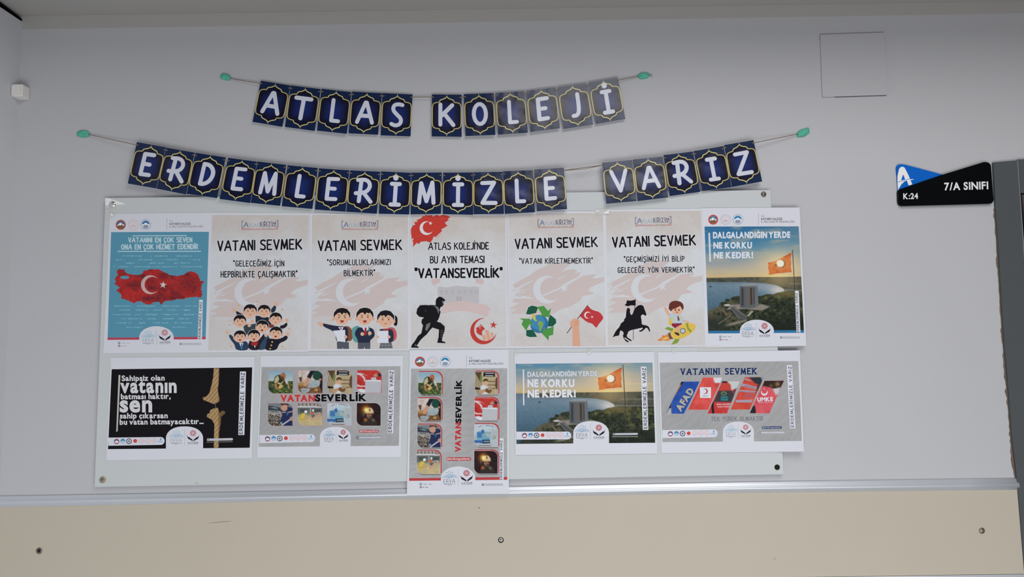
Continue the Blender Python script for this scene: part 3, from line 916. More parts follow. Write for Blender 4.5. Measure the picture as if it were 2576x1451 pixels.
    for hp, z, bend in holes:
        zz = lambda p: z + float(bend(np.array([p[0]]), np.array([p[1]]))[0])
        a, b = hp
        pts += [((a[0] - 3, a[1]), zz(a) + .0014), (a, zz(a) + .0009), ((a[0] + 4, a[1] + .5), zz(a) - .0012),
                ((b[0] - 4, b[1] + .5), zz(b) - .0012), (b, zz(b) + .0009), ((b[0] + 3, b[1]), zz(b) + .0014)]
    pts += [(ends[1], .004)]
    def tube(name, pts, r, mat, parent=None, n=7):
        P = np.array([px2w([p[0]], [p[1]], z)[0] for p, z in pts])
        V = []; F = []
        for i, p in enumerate(P):
            t = P[min(i + 1, len(P) - 1)] - P[max(i - 1, 0)]; t /= np.linalg.norm(t)
            u = np.cross(t, [0, 1, 0]); u /= np.linalg.norm(u); w = np.cross(u, t)
            for k in range(n):
                a = 2 * math.pi * k / n
                V.append(p + (u * math.cos(a) + w * math.sin(a)) * r)
        for i in range(len(P) - 1):
            for k in range(n): F.append([i * n + k, i * n + (k + 1) % n, (i + 1) * n + (k + 1) % n, (i + 1) * n + k])
        F += [list(range(n)), list(range(len(V) - 1, len(V) - n - 1, -1))]
        return mesh_obj(name, V, F, mat, smooth=True) if parent is None else child(name, V, F, mat, parent, smooth=True)
    if bi == 0: M_STR = principled('jute_string', '7d6c60', .85, 0, .1, .2, 900)
    st = tube('banner_string', pts, .00085, M_STR)
    tag(st, ['thin brown string holding the upper banner ATLAS KOLEJİ', 'thin brown string holding the lower banner ERDEMLERİMİZLE VARIZ'][bi], 'string', 'banner strings')
    if bi == 1:
        tube('loose_strand', [((1416, 429), .0146), ((1470, 425), .0150), ((1514, 416), .0148)], .0006, M_STR, st)
    else:
        tube('loose_strand', [((1632, 187), .004), ((1638, 189), .0045), ((1641, 191), .003)], .0008, M_STR, st)
# putty
M_PUTTY = principled('green_putty', '4fa890', .6, 0, .3, .06, 200, .3, 600)
def putty(cx, cy, rx, ry, ang, seed, label):
    r = np.random.RandomState(seed)
    nu, nv = 28, 8
    c = px2w([cx], [cy], 0)[0]; V = []; F = []
    ph = r.rand(6) * 6.28; am = r.rand(6) * .06
    for j in range(nv):
        a = j / nv * math.pi / 2
        for i in range(nu):
            t = 2 * math.pi * i / nu
            k = 1 + sum(am[m] * math.sin((m + 2) * t + ph[m]) for m in range(6))
            e = abs(math.cos(t)) ** .8 * (1 if math.cos(t) > 0 else -1), abs(math.sin(t)) ** .8 * (1 if math.sin(t) > 0 else -1)
            x, z = e[0] * rx * k * math.cos(a) ** .6, e[1] * ry * k * math.cos(a) ** .6
            X = x * math.cos(ang) - z * math.sin(ang); Z = x * math.sin(ang) + z * math.cos(ang)
            V.append((c[0] + X * .00084, -(.006 * math.sin(a) * (1 + .15 * math.sin(3 * t + ph[0]))), c[2] + Z * .00084))
    V.append((c[0], -.0062, c[2]))
    for j in range(nv - 1):
        for i in range(nu): F.append([j * nu + i, j * nu + (i + 1) % nu, (j + 1) * nu + (i + 1) % nu, (j + 1) * nu + i])
    for i in range(nu): F.append([(nv - 1) * nu + i, (nv - 1) * nu + (i + 1) % nu, nv * nu])
    F.append(list(range(nu))[::-1])
    o = mesh_obj('putty_lump', V, F, M_PUTTY, smooth=True)
    tag(o, label, 'putty', 'green putty holding the strings')
putty(568, 194, 14, 8, math.radians(-12), 1, 'green putty lump at the left end of the upper banner string')
putty(1619, 191, 15.5, 8, math.radians(8), 2, 'green putty lump at the right end of the upper banner string')
putty(210.5, 337, 17, 9, math.radians(-3), 3, 'green putty lump at the left end of the lower banner string')
putty(2020, 334, 18.5, 9, math.radians(20), 4, 'green putty lump at the right end of the lower banner string')
# ------------------------------------------------------------------ things several posters share
WHITE = 'c9cad3'
def at(s0, s1, d0, d1): return similar(s0, s1, d0, d1)

def header(s, d0, d1, faded=False):
    """three round emblems, divider and heading; written in the middle poster's crop (1010, 870, 3.7207)"""
    s.pre = at((173, 147), (409, 145), d0, d1)
    red, blu, pnk = ('9c4840', '3a6a9a', 'c2a6a4') if faded else ('b0403a', '2f7aa6', 'a898a0')
    s.disc(173, 147, 47, red); s.disc(173, 147, 34, 'c0bcbc'); s.ring(173, 147, 0, 33, blu, 180, 360)
    s.poly([(140, 152), (150, 142), (163, 132), (173, 124), (184, 134), (197, 142), (206, 152), (190, 160), (150, 160)], 'dcdce2')
    s.poly([(142, 158), (158, 150), (166, 156), (180, 148), (192, 154), (204, 156), (196, 172), (180, 180), (158, 178), (147, 170)], '6a5c44')
    s.line(186, 128, 186, 158, 3, '2c2a30')
    s.part('round_emblem', 'round red-rimmed emblem with white mountain')
    s.ring(292, 147, 47, 50, pnk); s.disc(292, 147, 30, 'c6b8ba'); s.disc(292, 147, 25, 'd2cdd2')
    for k in range(16):
        a = k * math.pi / 8; s.star(292 + 39 * math.cos(a), 147 + 39 * math.sin(a), 4.5, pnk)
    s.line(292, 128, 292, 152, 5, pnk); s.poly([(272, 150), (290, 156), (312, 150), (312, 160), (290, 164), (272, 160)], pnk)
    s.part('round_emblem', 'pale pink round emblem ringed with stars')
    s.ring(409, 145, 46, 50, '7a94b4'); s.ring(409, 145, 0, 36, blu, 180, 360); s.disc(409, 166, 26, '98a0b4', 18)
    s.poly([(372, 146), (390, 138), (409, 126), (428, 138), (446, 146), (430, 152), (388, 152)], 'd8dce4')
    s.poly([(386, 158), (398, 146), (409, 152), (420, 146), (434, 160), (424, 178), (396, 178)], '8890a6')
    s.part('round_emblem', 'round blue emblem with white mountain')
    s.line(608, 85, 608, 198, 2.2, '6a6a78'); s.part('divider_line')
    ink1, ink2 = ('6a6a72', '5a5a66') if faded else ('3c3c48', '26263a')
    s.text('T.C.', 634, 122, 668, 122, 16, ink1, 'B', off=.01)
    s.text('KAYSERİ VALİLİĞİ', 633, 149, 832, 149, 18, ink2, 'B', off=.03)
    s.text('İL MİLLİ EĞİTİM MÜDÜRLÜĞÜ', 633, 176, 952, 174, 17, ink1, 'B', off=.0)
    s.part('heading_lettering')
    s.pre = None

def logos(s, d0, d1, fade=0):
    """lotus-over-book mark with ERVA, hands-and-flower mark with KAYDEM; written in crop (1020, 1120, 9.2)"""
    s.pre = at((1027, 625), (1413, 640), d0, d1)
    bl, gr, bk, rd = ('7aa0bc', '5a6474', '1c1a26', '9c3c48') if not fade else ('8fb4c8', '8a98a6', '24242c', 'a86066')
    for dx in (-1, 1):
        for k, (y0, y1, x) in enumerate(((690, 735, 165), (712, 742, 165), (676, 700, 145))):
            s.stroke(chaikin([(1027, 742), (1027 + dx * 50, y1 - 26), (1027 + dx * 90, y0 + 6), (1027 + dx * x, y0 + (18 if k < 2 else 0))]), 8, bl)
        s.poly([(1027, 742), (1027 + dx * 20, 716), (1027 + dx * 70, 700), (1027 + dx * 90, 706), (1027 + dx * 60, 722)], bl)
    s.stroke([(1027, 572), (990, 612), (1027, 650), (1066, 612), (1027, 572)], 8, bl)
    s.stroke([(990, 612), (950, 605), (950, 640), (965, 670), (1000, 668)], 8, bl)
    s.stroke([(1066, 612), (1106, 605), (1106, 640), (1090, 670), (1056, 668)], 8, bl)
    s.stroke([(1027, 712), (996, 676), (1008, 660), (1027, 672), (1046, 660), (1060, 676), (1027, 712)], 7, bl)
    s.part('lotus_book_logo', 'thin blue lotus over an open book')
    s.text('ERVA', 894, 846, 1146, 844, 84, gr, 'S', w=.09)
    s.dashes(896, 878, 1146, 877, 13, bk)
    s.dashes(988, 903, 1062, 902, 11, bk, 4)
    s.part('logo_lettering')
    s.line(1219, 548, 1218, 925, 3.5, '6c6c7c'); s.part('divider_line')
    s.star(1413, 640, 80, rd, n=8, inner=.80, rot=0)
    s.star(1413, 640, 66, 'd0b4ba', n=8, inner=.80, rot=0)
    s.star(1413, 640, 58, rd, n=8, inner=.72, rot=0)
    s.star(1413, 640, 50, 'e0d4da', n=8, inner=.28, rot=0)
    s.disc(1413, 640, 9, rd)
    s.part('flower_logo', 'dark red eight-pointed flower')
    L = [(1272, 672), (1280, 700), (1300, 728), (1335, 736), (1352, 742), (1330, 740), (1358, 762), (1392, 784), (1402, 800), (1400, 832), (1370, 808), (1310, 780), (1284, 748), (1276, 710)]
    s.poly(L, bk); s.poly([(2824 - x, y) for x, y in L[::-1]], bk)
    s.part('hands_logo', 'two cupped black hands')
    s.text('KAYDEM', 1295, 882, 1528, 882, 36, bk, 'S', w=.16)
    s.line(1292, 898, 1532, 898, 4, '4a4a58')
    s.part('logo_lettering')
    s.pre = None

def strip(s, q, base, cap, col='20202e'):
    """white upright strip with the motto reading upwards"""
    s.poly(q, 'cdd0da'); s.part('white_strip')
    (x0, y0), (x1, y1) = base
    s.text('ERDEMLERİMİZLE VARIZ', x0, y0, x1, y1, cap, col, 'S', w=.19, gap=.32); s.part('motto_lettering', 'dark motto lettering reading upwards')

def logo_row(s, d0, d1, fade=0):
    """pill with eight small emblems; written in crop (1270, 870, 5.0025)"""
    s.pre = at((247, 1125), (782, 1122), d0, d1)
    s.poly([(146, 1078)] + [(790 + 46 * math.sin(a), 1126 - 48 * math.cos(a)) for a in np.linspace(0, math.pi, 13)] + [(146, 1178)], 'c8cbd6')
    s.part('white_pill')
    s.disc(247, 1126, 33, 'a04848'); s.disc(247, 1126, 24, '34628c'); s.poly([(222, 1130), (247, 1112), (272, 1130), (262, 1144), (232, 1144)], 'd8d8de')
    s.part('round_emblem')
    s.ring(323, 1124, 29, 32, '88a8c8'); s.ring(323, 1124, 0, 28, '2f7aa6', 180, 360); s.poly([(296, 1128), (323, 1112), (350, 1128), (340, 1146), (306, 1146)], 'a8b8cc')
    s.part('round_emblem')
    s.disc(399, 1125, 34, '26263a'); s.disc(399, 1125, 25, 'c8c6ce'); s.star(399, 1125, 14, '50505c', n=8, inner=.6)
    s.part('round_emblem')
    s.disc(475, 1122, 23, 'c03c34'); s.star(475, 1122, 10, 'd06a58'); s.part('round_emblem')
    for x in (552, 629, 705):
        s.ring(x, 1122, 32, 35, 'c49aa0'); s.ring(x, 1122, 17, 27, 'd0b8be'); s.disc(x, 1122, 14, 'd6ccd2')
        s.stroke([(x - 8, 1122), (x, 1129), (x + 8, 1122)], 4, 'b06a74'); s.part('round_emblem')
    s.crescent(780, 1106, 18, 200, '5a9cc0', .8, .3); s.disc(784, 1104, 6, '3a7aa8')
    s.line(748, 1133, 816, 1133, 5, '3a8ab0'); s.line(750, 1147, 814, 1147, 2.5, '7aa8c0'); s.part('round_emblem')
    s.pre = None

def web_pill(s, x0, y0, x1, y1, h, col='3c3c4c', fillc='cdd0da'):
    u = np.array([x1 - x0, y1 - y0], float); u /= np.linalg.norm(u)
    s.stroke([(x0, y0), (x1, y1)], h, col); s.stroke([(x0 + h * .2, y0), (x1, y1)], h * .72, fillc)
    s.disc(x0, y0, h * .62, col); s.disc(x0, y0, h * .45, '9aa0ac'); s.line(x0 - h * .4, y0, x0 + h * .4, y0, h * .1, col); s.line(x0, y0 - h * .4, x0, y0 + h * .4, h * .1, col)
    s.part('web_address_pill')
    s.text('WWW.ERDEMLERİMİZLEVARIZ.COM', x0 + h * 1.0, y0 + h * .16, x1 - h * .1, y1 + h * .16, h * .32, '44444e', 'S', w=.16)
    s.part('web_address_lettering')

def social(s, x, y, k=1.0, faded=False):
    s.rect(x, y, x + 20 * k, y + 20 * k, '3a6a98', 4); s.disc(x + 10 * k, y + 10 * k, 5 * k, 'ccd0da'); s.part('blue_icon')
    s.rect(x, y + 28 * k, x + 20 * k, y + 47 * k, '8c5a78', 4); s.ring(x + 10 * k, y + 37.5 * k, 4 * k, 6 * k, 'd0c0cc'); s.part('pink_icon')
    s.dashes(x + 27 * k, y + 14 * k, x + 112 * k, y + 14 * k, 8 * k, '6a7688' if not faded else '9aa2b0', 2)
    s.dashes(x + 27 * k, y + 42 * k, x + 80 * k, y + 42 * k, 8 * k, '505060' if not faded else '8a8a98', 3)
    s.part('contact_lettering')

# ------------------------------------------------------------------ the four alike posters about loving the homeland
def parch(X, Y, seed):
    t = np.clip((Y - 60) / 1310, 0, 1)
    n = fbm(X / 160 + seed, Y / 160, seed); n2 = fbm(X / 22, Y / 22, seed + 9)
    w = np.interp(t, [0, .10, .22, .36, .55, .66, .8, 1], [.05, .12, .55, .98, 1, .85, .5, .35])
    w = np.clip(w + (n - .5) * .9, 0, 1)
    be, wh = hexrgb('bdb6b3'), hexrgb('c5c8cd')
    c = be * (1 - w[..., None]) + wh * w[..., None]
    return np.clip(c + (n2 - .5)[..., None] * 8, 0, 255)
PQ3 = [(57, 75), (980, 85), (978, 1368), (47, 1365)]      # print corners of the second one, used as the common frame
BR_ = [(82, 775), (150, 735), (240, 690), (330, 630), (420, 590), (440, 570), (500, 555), (640, 552), (672, 560), (600, 620), (560, 650), (640, 630), (700, 628), (720, 640), (690, 665), (752, 655),
       (735, 680), (790, 690), (860, 680), (900, 675), (885, 700), (850, 712), (905, 718), (977, 705), (976, 752), (900, 778), (850, 800), (815, 835), (880, 858), (850, 872), (770, 885), (740, 930), (640, 990), (560, 1010),
       (470, 1060), (440, 1075), (330, 1060), (250, 1098), (220, 1092), (290, 1058), (180, 1052), (60, 1055), (90, 1030), (120, 1012), (50, 1003), (100, 975), (150, 950), (75, 938), (105, 905), (170, 872), (100, 885), (130, 850), (190, 812), (80, 832), (110, 808), (100, 790)]
SL_ = [[(105, 812), (250, 742), (305, 722), (240, 760), (120, 825)], [(75, 905), (200, 880), (300, 905), (180, 940), (110, 960), (290, 905)], [(585, 770), (760, 680), (785, 682), (600, 792)], [(520, 722), (600, 680), (600, 686), (530, 726)], [(110, 860), (200, 832), (270, 800), (180, 850)]]
BGW = 'c6c8ce'
def base_poster(corners, view, pq, z, label, lines, seed, bend=None):
    s = Sheet('poster', corners, view, z, label, 'poster', 'posters headed VATANI SEVMEK', bend=bend)
    R = Raster(0, 0, 1, 1, 70, 98, (50, 980), (75, 1368), quad=pq)
    R.A = parch(R.X, R.Y, seed)
    s.raster(R); s.part('parchment_ground', 'beige and white clouded ground')
    hm = homog(PQ3, pq); s.pre = lambda p, hm=hm: hm(p)
    s.poly(BR_, 'c0b4b3')
    for k in SL_: s.poly(k, BGW)
    s.part('brush_stroke', 'faded pink brush stroke')
    s.crescent(420, 822, 135, -8, BGW, .82, .33)
    s.poly([(355, 880), (520, 815), (560, 790), (590, 770), (590, 790), (540, 822), (380, 886)], BGW)
    s.star(585, 808, 46, BGW, rot=-98)
    s.part('faded_crescent_and_star')
    # school logo
    nb = '3c3c68'
    s.stroke([(358, 138), (344, 138), (344, 200), (358, 200)], 4.5, nb); s.stroke([(674, 134), (690, 134), (690, 198), (674, 198)], 4.5, nb)
    s.part('logo_brackets')
    s.stroke([(363, 194), (386, 148), (404, 192)], 7, '4a6c9c'); s.line(372, 182, 396, 172, 3.5, '3c3c68')
    s.text('TLAS', 410, 194, 508, 192, 30, '8fa4b8', 'S', w=.16)
    s.part('logo_lettering', 'pale blue lettering ATLAS')
    s.text('EĞİTİM', 520, 174, 670, 172, 24, nb, 'S', w=.2, serif=.14)
    s.text('KURUMLARI', 520, 192, 670, 191, 13, nb, 'S', w=.2, serif=.1, gap=.34)
    s.part('logo_lettering', 'dark blue lettering EĞİTİM KURUMLARI')
    for a, b, c, t in ((342, 436, 'a04a62', 'ANAOKULU'), (446, 528, 'c0665a', 'İLKOKUL'), (538, 640, '6c8a5c', 'ORTAOKUL'), (650, 690, 'b84c5c', 'LİSE')):
        s.text(t, a, 217, b, 216, 9, c, 'S', w=.24)
    s.line(341, 221, 691, 220, 2.5, 'b0525c')
    s.part('school_levels_lettering')
    s.text('VATANI', 120, 420, 472, 414, 90, '16141a', 'S', w=.178, gap=.25, halo='cdced4', hw=.14, jit=1)
    s.text('SEVMEK', 528, 413, 916, 409, 90, '16141a', 'S', w=.178, gap=.25, halo='cdced4', hw=.14, jit=1)
    s.part('title_lettering', 'black title VATANI SEVMEK')
    s.pre = None
    for (t, x0, y0, x1, y1, cap) in lines:
        s.text(t, x0, y0, x1, y1, cap, '1c1a20', 'S', w=.165, gap=.28, halo='cdced4', hw=.14)
        s.part('subtitle_lettering', 'black lettering ' + t.strip('"'))
    return s

# ---- cartoon figures, written in crop pixels
def head(s, x, y, r, hair='1c191c', eyes='smile', mouth='o', skin='d2ab92', tilt=0, fringe=0):
    c, t = math.cos(tilt), math.sin(tilt)
    T = lambda px, py: (x + (px * c - py * t) * r, y + (px * t + py * c) * r)
    s.poly([T(math.cos(a) * 1.13, math.sin(a) * 1.08 - .06) for a in np.linspace(0, 6.28, 25)[:-1]], 'cac8cc')
    s.poly([T(math.cos(a) * 1.04, -.1 + math.sin(a) * (.98 if math.sin(a) < 0 else .5)) for a in np.linspace(0, 6.28, 25)[:-1]], hair)
    for sx in (-1, 1): s.poly([T(sx * 1.0 + .17 * math.cos(a), .28 + .2 * math.sin(a)) for a in np.linspace(0, 6.28, 11)[:-1]], 'cf9f8c')
    s.poly([T(math.cos(a) * .92, .12 + math.sin(a) * .88) for a in np.linspace(0, 6.28, 25)[:-1]], skin)
    k = -1 if fringe else 1
    s.poly([T(px * k, py) for px, py in ((-1.0, .02), (-.98, -.5), (-.6, -.95), (0, -1.08), (.6, -.95), (.98, -.5), (1.0, .08), (.84, -.18), (.6, -.5), (.45, -.38), (.2, -.5), (.0, -.22), (-.2, -.5), (-.5, -.45), (-.8, -.2))], hair)
    for sx in (-.36, .36):
        if eyes == 'smile': s.stroke([T(sx - .12, .08), T(sx, -.04), T(sx + .12, .08)], .07 * r, '5c4038')
        elif eyes == 'angry': s.disc(*T(sx, .08), .085 * r, '3c2a26'); s.stroke([T(sx * 1.45, -.26), T(sx * .6, -.1)], .07 * r, '3c2a26')
        else: s.disc(*T(sx, .06), .085 * r, '3c2a26')
        if eyes != 'angry': s.stroke([T(sx - .13, -.17), T(sx + .13, -.17)], .06 * r, '4a3430')
    for sx in (-.6, .6): s.poly([T(sx + .17 * math.cos(a), .36 + .13 * math.sin(a)) for a in np.linspace(0, 6.28, 11)[:-1]], 'd09c8c')
    if mouth == 'o': s.poly([T(-.24, .45), T(.24, .45), T(.17, .68), T(0, .76), T(-.17, .68)], '9a3434')
    elif mouth == 's': s.poly([T(-.14, .48), T(.14, .48), T(.08, .64), T(-.08, .64)], 'a04a40')
    else: s.stroke([T(-.18, .5), T(0, .58), T(.18, .5)], .06 * r, '8a4038')
def blob(s, pts, c): s.poly(chaikin(list(pts) + [pts[0]], 2)[:-1], c)
def spark(s, x, y, r): s.star(x, y, r, 'c8a058', n=4, inner=.4)

# first: eight cheering pupils
V = (520, 520, 3.819)
s = base_poster([(40, 55), (985, 62), (980, 1393), (5, 1400)], V, [(52, 80), (978, 80), (967, 1378), (15, 1378)], .0095,
    'poster VATANI SEVMEK with eight cheering cartoon pupils in dark suits',
    [('"GELECEĞİMİZ İÇİN', 258, 570, 742, 570, 50), ('HEPBİRLİKTE ÇALIŞMAKTIR"', 138, 676, 868, 672, 54)], 1)
sc7 = lambda x, y: (x / 7.6375 * 3.819 + 60 * 3.819, y / 7.6375 * 3.819 + 180 * 3.819)   # from the close crop (580, 700)
def P7(l): return [sc7(*q) for q in l]
for l, c in (([(110, 625), (240, 690), (320, 800), (250, 860), (150, 740), (100, 660)], '26252e'), ([(840, 520), (885, 545), (850, 650), (770, 665), (770, 600)], '2a3240'),
             ([(960, 905), (1020, 895), (1060, 855), (1100, 860), (1080, 930), (1000, 972), (940, 960)], '1f1f28'), ([(480, 720), (740, 720), (800, 900), (700, 1000), (480, 900)], '202836'),
             ([(240, 900), (380, 870), (480, 900), (480, 1060), (300, 1100), (260, 1000)], '3a4048'), ([(420, 880), (520, 860), (560, 960), (480, 980)], '2c4054'),
             ([(740, 880), (840, 890), (850, 960), (760, 960)], '7a3430')):
    blob(s, P7(l), c)
s.part('dark_suits')
for x, y, r, f in ((378, 620, 124, 0), (645, 625, 118, 0), (180, 815, 116, 0), (868, 770, 116, 0)):
    cx, cy = sc7(x, y + 10)
    head(s, cx, cy, r * .5, hair='1c191c' if x != 378 else '1e1a22', eyes='dot' if x == 180 else 'smile', mouth='s' if x in (180, 868) else '-', tilt=0 if x < 500 else .05, fringe=0)
    s.part('cartoon_pupil')
for x, y in ((70, 610), (870, 490), (1080, 810), (420, 830), (360, 900)):
    cx, cy = sc7(x, y); blob(s, [(cx - 16, cy - 12), (cx, cy - 22), (cx + 17, cy - 14), (cx + 18, cy + 10), (cx, cy + 20), (cx - 16, cy + 12)], 'd0a68c')
    s.part('raised_hand')
blob(s, P7([(520, 1080), (740, 1060), (760, 1300), (640, 1375), (500, 1375)]), '34465c')
s.poly(P7([(560, 1060), (630, 1060), (580, 1150)]), 'd0d2da'); s.part('blue_suit')
head(s, *sc7(612, 930), 58, eyes='dot', tilt=.12); s.part('cartoon_pupil')
blob(s, P7([(0, 1080), (30, 1100), (120, 1220), (300, 1200), (340, 1260), (350, 1385), (100, 1385), (80, 1270), (0, 1180), (-40, 1090)]), '2a3c54')
s.poly(P7([(165, 1240), (245, 1240), (215, 1360)]), 'd0d4dc'); s.poly(P7([(200, 1255), (225, 1255), (235, 1345), (212, 1375), (195, 1345)]), '3c6c90')
s.part('blue_suit', 'blue suit with blue tie')
head(s, *sc7(180, 1120), 56, eyes='smile'); s.part('cartoon_pupil')
blob(s, P7([(370, 1200), (560, 1160), (640, 1070), (690, 1110), (560, 1270), (560, 1380), (370, 1380), (330, 1290)]), '24222a')
s.poly(P7([(395, 1225), (530, 1205), (510, 1300), (460, 1290), (400, 1290)]), '9c2a2c'); s.poly(P7([(450, 1290), (478, 1290), (470, 1345)]), 'd0d0d8')
s.part('dark_suit', 'dark suit with red scarf')
head(s, *sc7(450, 1105), 56, eyes='dot'); s.part('cartoon_pupil')
cx, cy = sc7(680, 1095); blob(s, [(cx - 18, cy - 10), (cx, cy - 22), (cx + 18, cy), (cx + 8, cy + 18), (cx - 14, cy + 12)], 'c8a698'); s.part('clasped_hand')
blob(s, P7([(700, 1150), (900, 1170), (1000, 1140), (1060, 1090), (1110, 1130), (1060, 1200), (930, 1245), (890, 1385), (650, 1385), (690, 1260)]), '1e1e28')
for x, y in ((800, 1222), (783, 1286), (762, 1350)): s.disc(*sc7(x, y), 8, 'c8a860')
s.part('dark_suit', 'dark suit with three gold buttons')
head(s, *sc7(872, 1050), 58, eyes='smile', tilt=.1); s.part('cartoon_pupil')
cx, cy = sc7(1098, 1070); blob(s, [(cx - 18, cy - 12), (cx, cy - 22), (cx + 18, cy - 8), (cx + 14, cy + 14), (cx - 6, cy + 20)], 'd0a68c')
cx, cy = (198, 1208); blob(s, [(cx - 18, cy - 12), (cx, cy - 22), (cx + 18, cy - 8), (cx + 14, cy + 14), (cx - 6, cy + 20)], 'd0a68c'); s.part('raised_hand')
for x, y in ((305, 947), (482, 911), (727, 987), (219, 1133), (792, 1173), (232, 1340), (728, 1342)): spark(s, x, y, 13)
s.part('gold_sparkles')

# second: three pupils with bags and papers
V = (770, 520, 3.819)
s = base_poster([(33, 62), (995, 74), (995, 1380), (22, 1385)], V, [(57, 75), (980, 85), (978, 1368), (47, 1365)], .0098,
    'poster VATANI SEVMEK with three cartoon pupils holding papers and schoolbags',
    [('"SORUMLULUKLARIMIZI', 205, 560, 810, 556, 50), ('BİLMEKTİR"', 366, 664, 660, 660, 52)], 2)
blob(s, [(372, 1145), (420, 1150), (448, 1200), (448, 1270), (420, 1295), (380, 1280)], '7c4c38'); s.part('brown_schoolbag')
blob(s, [(160, 1118), (280, 1145), (400, 1150), (405, 1220), (400, 1310), (290, 1310), (280, 1200), (160, 1150)], '262c40')
s.poly([(295, 1300), (410, 1300), (412, 1365), (355, 1365), (352, 1350), (346, 1365), (298, 1365)], '50545e')
s.poly([(310, 1155), (360, 1155), (340, 1200)], 'd0d2da'); s.poly([(326, 1160), (342, 1160), (336, 1188)], '9c2c30')
blob(s, [(105, 1108), (150, 1110), (165, 1120), (162, 1148), (135, 1150), (120, 1125)], 'd0a488'); s.part('cartoon_pupil', 'boy pointing to the left')
head(s, 345, 1055, 78, eyes='angry'); s.part('pupil_head')
s.poly([(258, 1190), (375, 1182), (378, 1300), (300, 1292), (290, 1250)], 'cdd0da'); s.disc(380, 1250, 16, 'd0a690'); s.part('white_paper')
blob(s, [(440, 1170), (480, 1140), (520, 1150), (545, 1260), (520, 1300), (470, 1308), (442, 1260)], '5a9494'); s.part('teal_schoolbag')
blob(s, [(500, 1160), (640, 1155), (665, 1230), (640, 1265), (615, 1280), (615, 1330), (500, 1330), (495, 1270), (465, 1230), (475, 1190)], '262c40')
s.poly([(497, 1305), (618, 1305), (616, 1365), (566, 1365), (560, 1345), (552, 1365), (498, 1365)], '50545e')
s.poly([(535, 1155), (610, 1155), (572, 1215)], 'd0d2da'); s.poly([(563, 1160), (580, 1160), (584, 1220), (572, 1240), (560, 1220)], '9c2c30')
s.line(602, 1150, 606, 1240, 10, '5a9494'); s.disc(540, 1222, 18, 'd0a690'); s.disc(612, 1215, 18, 'd0a690'); s.part('cartoon_pupil', 'boy holding bag straps')
head(s, 565, 1055, 80, eyes='dot'); s.part('pupil_head')
blob(s, [(790, 1160), (840, 1155), (872, 1200), (870, 1270), (830, 1300), (800, 1290)], 'b4545c'); s.part('red_schoolbag')
blob(s, [(710, 1175), (800, 1170), (840, 1190), (842, 1280), (820, 1305), (710, 1305), (690, 1240)], '2a3044')
s.poly([(716, 1300), (820, 1300), (832, 1358), (704, 1360)], '5c5e66')
for x in (735, 765, 795): s.line(x, 1302, x - 4, 1358, 5, '86888e')
s.line(712, 1330, 826, 1330, 5, '86888e'); s.part('cartoon_pupil', 'girl in tartan skirt')
blob(s, [(815, 1060), (855, 1038), (880, 1065), (878, 1120), (870, 1145), (845, 1142), (838, 1100)], '1e1a1e')
head(s, 765, 1080, 80, eyes='dot', mouth='-', fringe=1); s.part('pupil_head')
s.poly([(738, 1172), (800, 1168), (790, 1190), (745, 1190)], '9c3438')
s.poly([(682, 1192), (790, 1190), (792, 1308), (684, 1308)], 'cdd0da'); s.disc(688, 1250, 14, 'd0a690'); s.disc(796, 1250, 15, 'd0a690'); s.part('white_paper')

# third of the kind: recycling globe and hand with flag
V = (1270, 520, 3.819)
s = base_poster([(22, 45), (966, 42), (978, 1352), (35, 1358)], V, [(37, 65), (943, 60), (972, 1340), (45, 1340)], .0101,
    'poster VATANI SEVMEK with green recycling arrows around a globe and a fist holding a flag',
    [('"VATANI KİRLETMEMEKTİR"', 142, 546, 842, 541, 48)], 3)
g1, g2 = '3c7c44', '1c5440'
def arrow(l, c, hl=True):
    if hl: s.poly([(p[0] * 1.03 - 322 * .03, p[1] * 1.03 - 1118 * .03) for p in l], 'c8ccd0')
    s.poly(l, c)
arrow([(202, 1030), (225, 965), (260, 948), (320, 962), (300, 1020), (260, 1028), (240, 1035)], g2)
s.part('recycling_arrow_back')
arrow([(430, 1030), (490, 1080), (495, 1115), (460, 1150), (410, 1150), (420, 1080)], g2)
s.part('recycling_arrow_back')
arrow([(205, 1185), (205, 1240), (240, 1252), (310, 1250), (270, 1180)], g2)
s.part('recycling_arrow_back')
s.disc(330, 1125, 88, '2c6c98'); s.disc(318, 1110, 70, '3c80ac')
s.poly([(262, 1030), (290, 1035), (300, 1080), (285, 1075), (312, 1092), (300, 1100), (275, 1085), (262, 1060)], 'b8b454')
s.poly([(320, 1100), (350, 1098), (372, 1120), (360, 1150), (352, 1190), (330, 1200), (330, 1150), (318, 1128)], '7c9c4c')
s.part('globe', 'blue globe with yellow-green land')
arrow([(305, 962), (375, 950), (415, 1000), (445, 975), (425, 1060), (335, 1050), (355, 1030), (330, 990)], '4c8c44')
s.part('recycling_arrow', 'bright green arrow')
arrow([(140, 1072), (240, 1075), (275, 1140), (235, 1130), (205, 1190), (160, 1130), (175, 1090)], '4c8c44')
s.part('recycling_arrow', 'bright green arrow')
arrow([(380, 1150), (375, 1180), (470, 1150), (465, 1230), (425, 1240), (420, 1285), (350, 1210), (365, 1195)], '4c8c44')
s.part('recycling_arrow', 'bright green arrow')
s.stroke([(795, 948), (598, 1212)], 7, '4c2430'); s.part('flag_pole')
s.poly(chaikin([(796, 948), (830, 985), (870, 1000), (910, 1010), (952, 1065), (925, 1100), (900, 1130), (878, 1168), (840, 1120), (790, 1110), (722, 1052)], 1), 'b4383c')
s.crescent(795, 1040, 33, 15, 'd4ccd2', .8, .28); s.star(838, 1058, 14, 'd4ccd2', rot=-75); s.part('small_flag', 'red flag with crescent and star')
blob(s, [(632, 1100), (660, 1072), (700, 1075), (720, 1095), (718, 1140), (705, 1165), (640, 1160), (625, 1130)], 'cc9c84')
s.poly([(650, 1150), (712, 1150), (725, 1338), (650, 1338)], 'cc9c84')
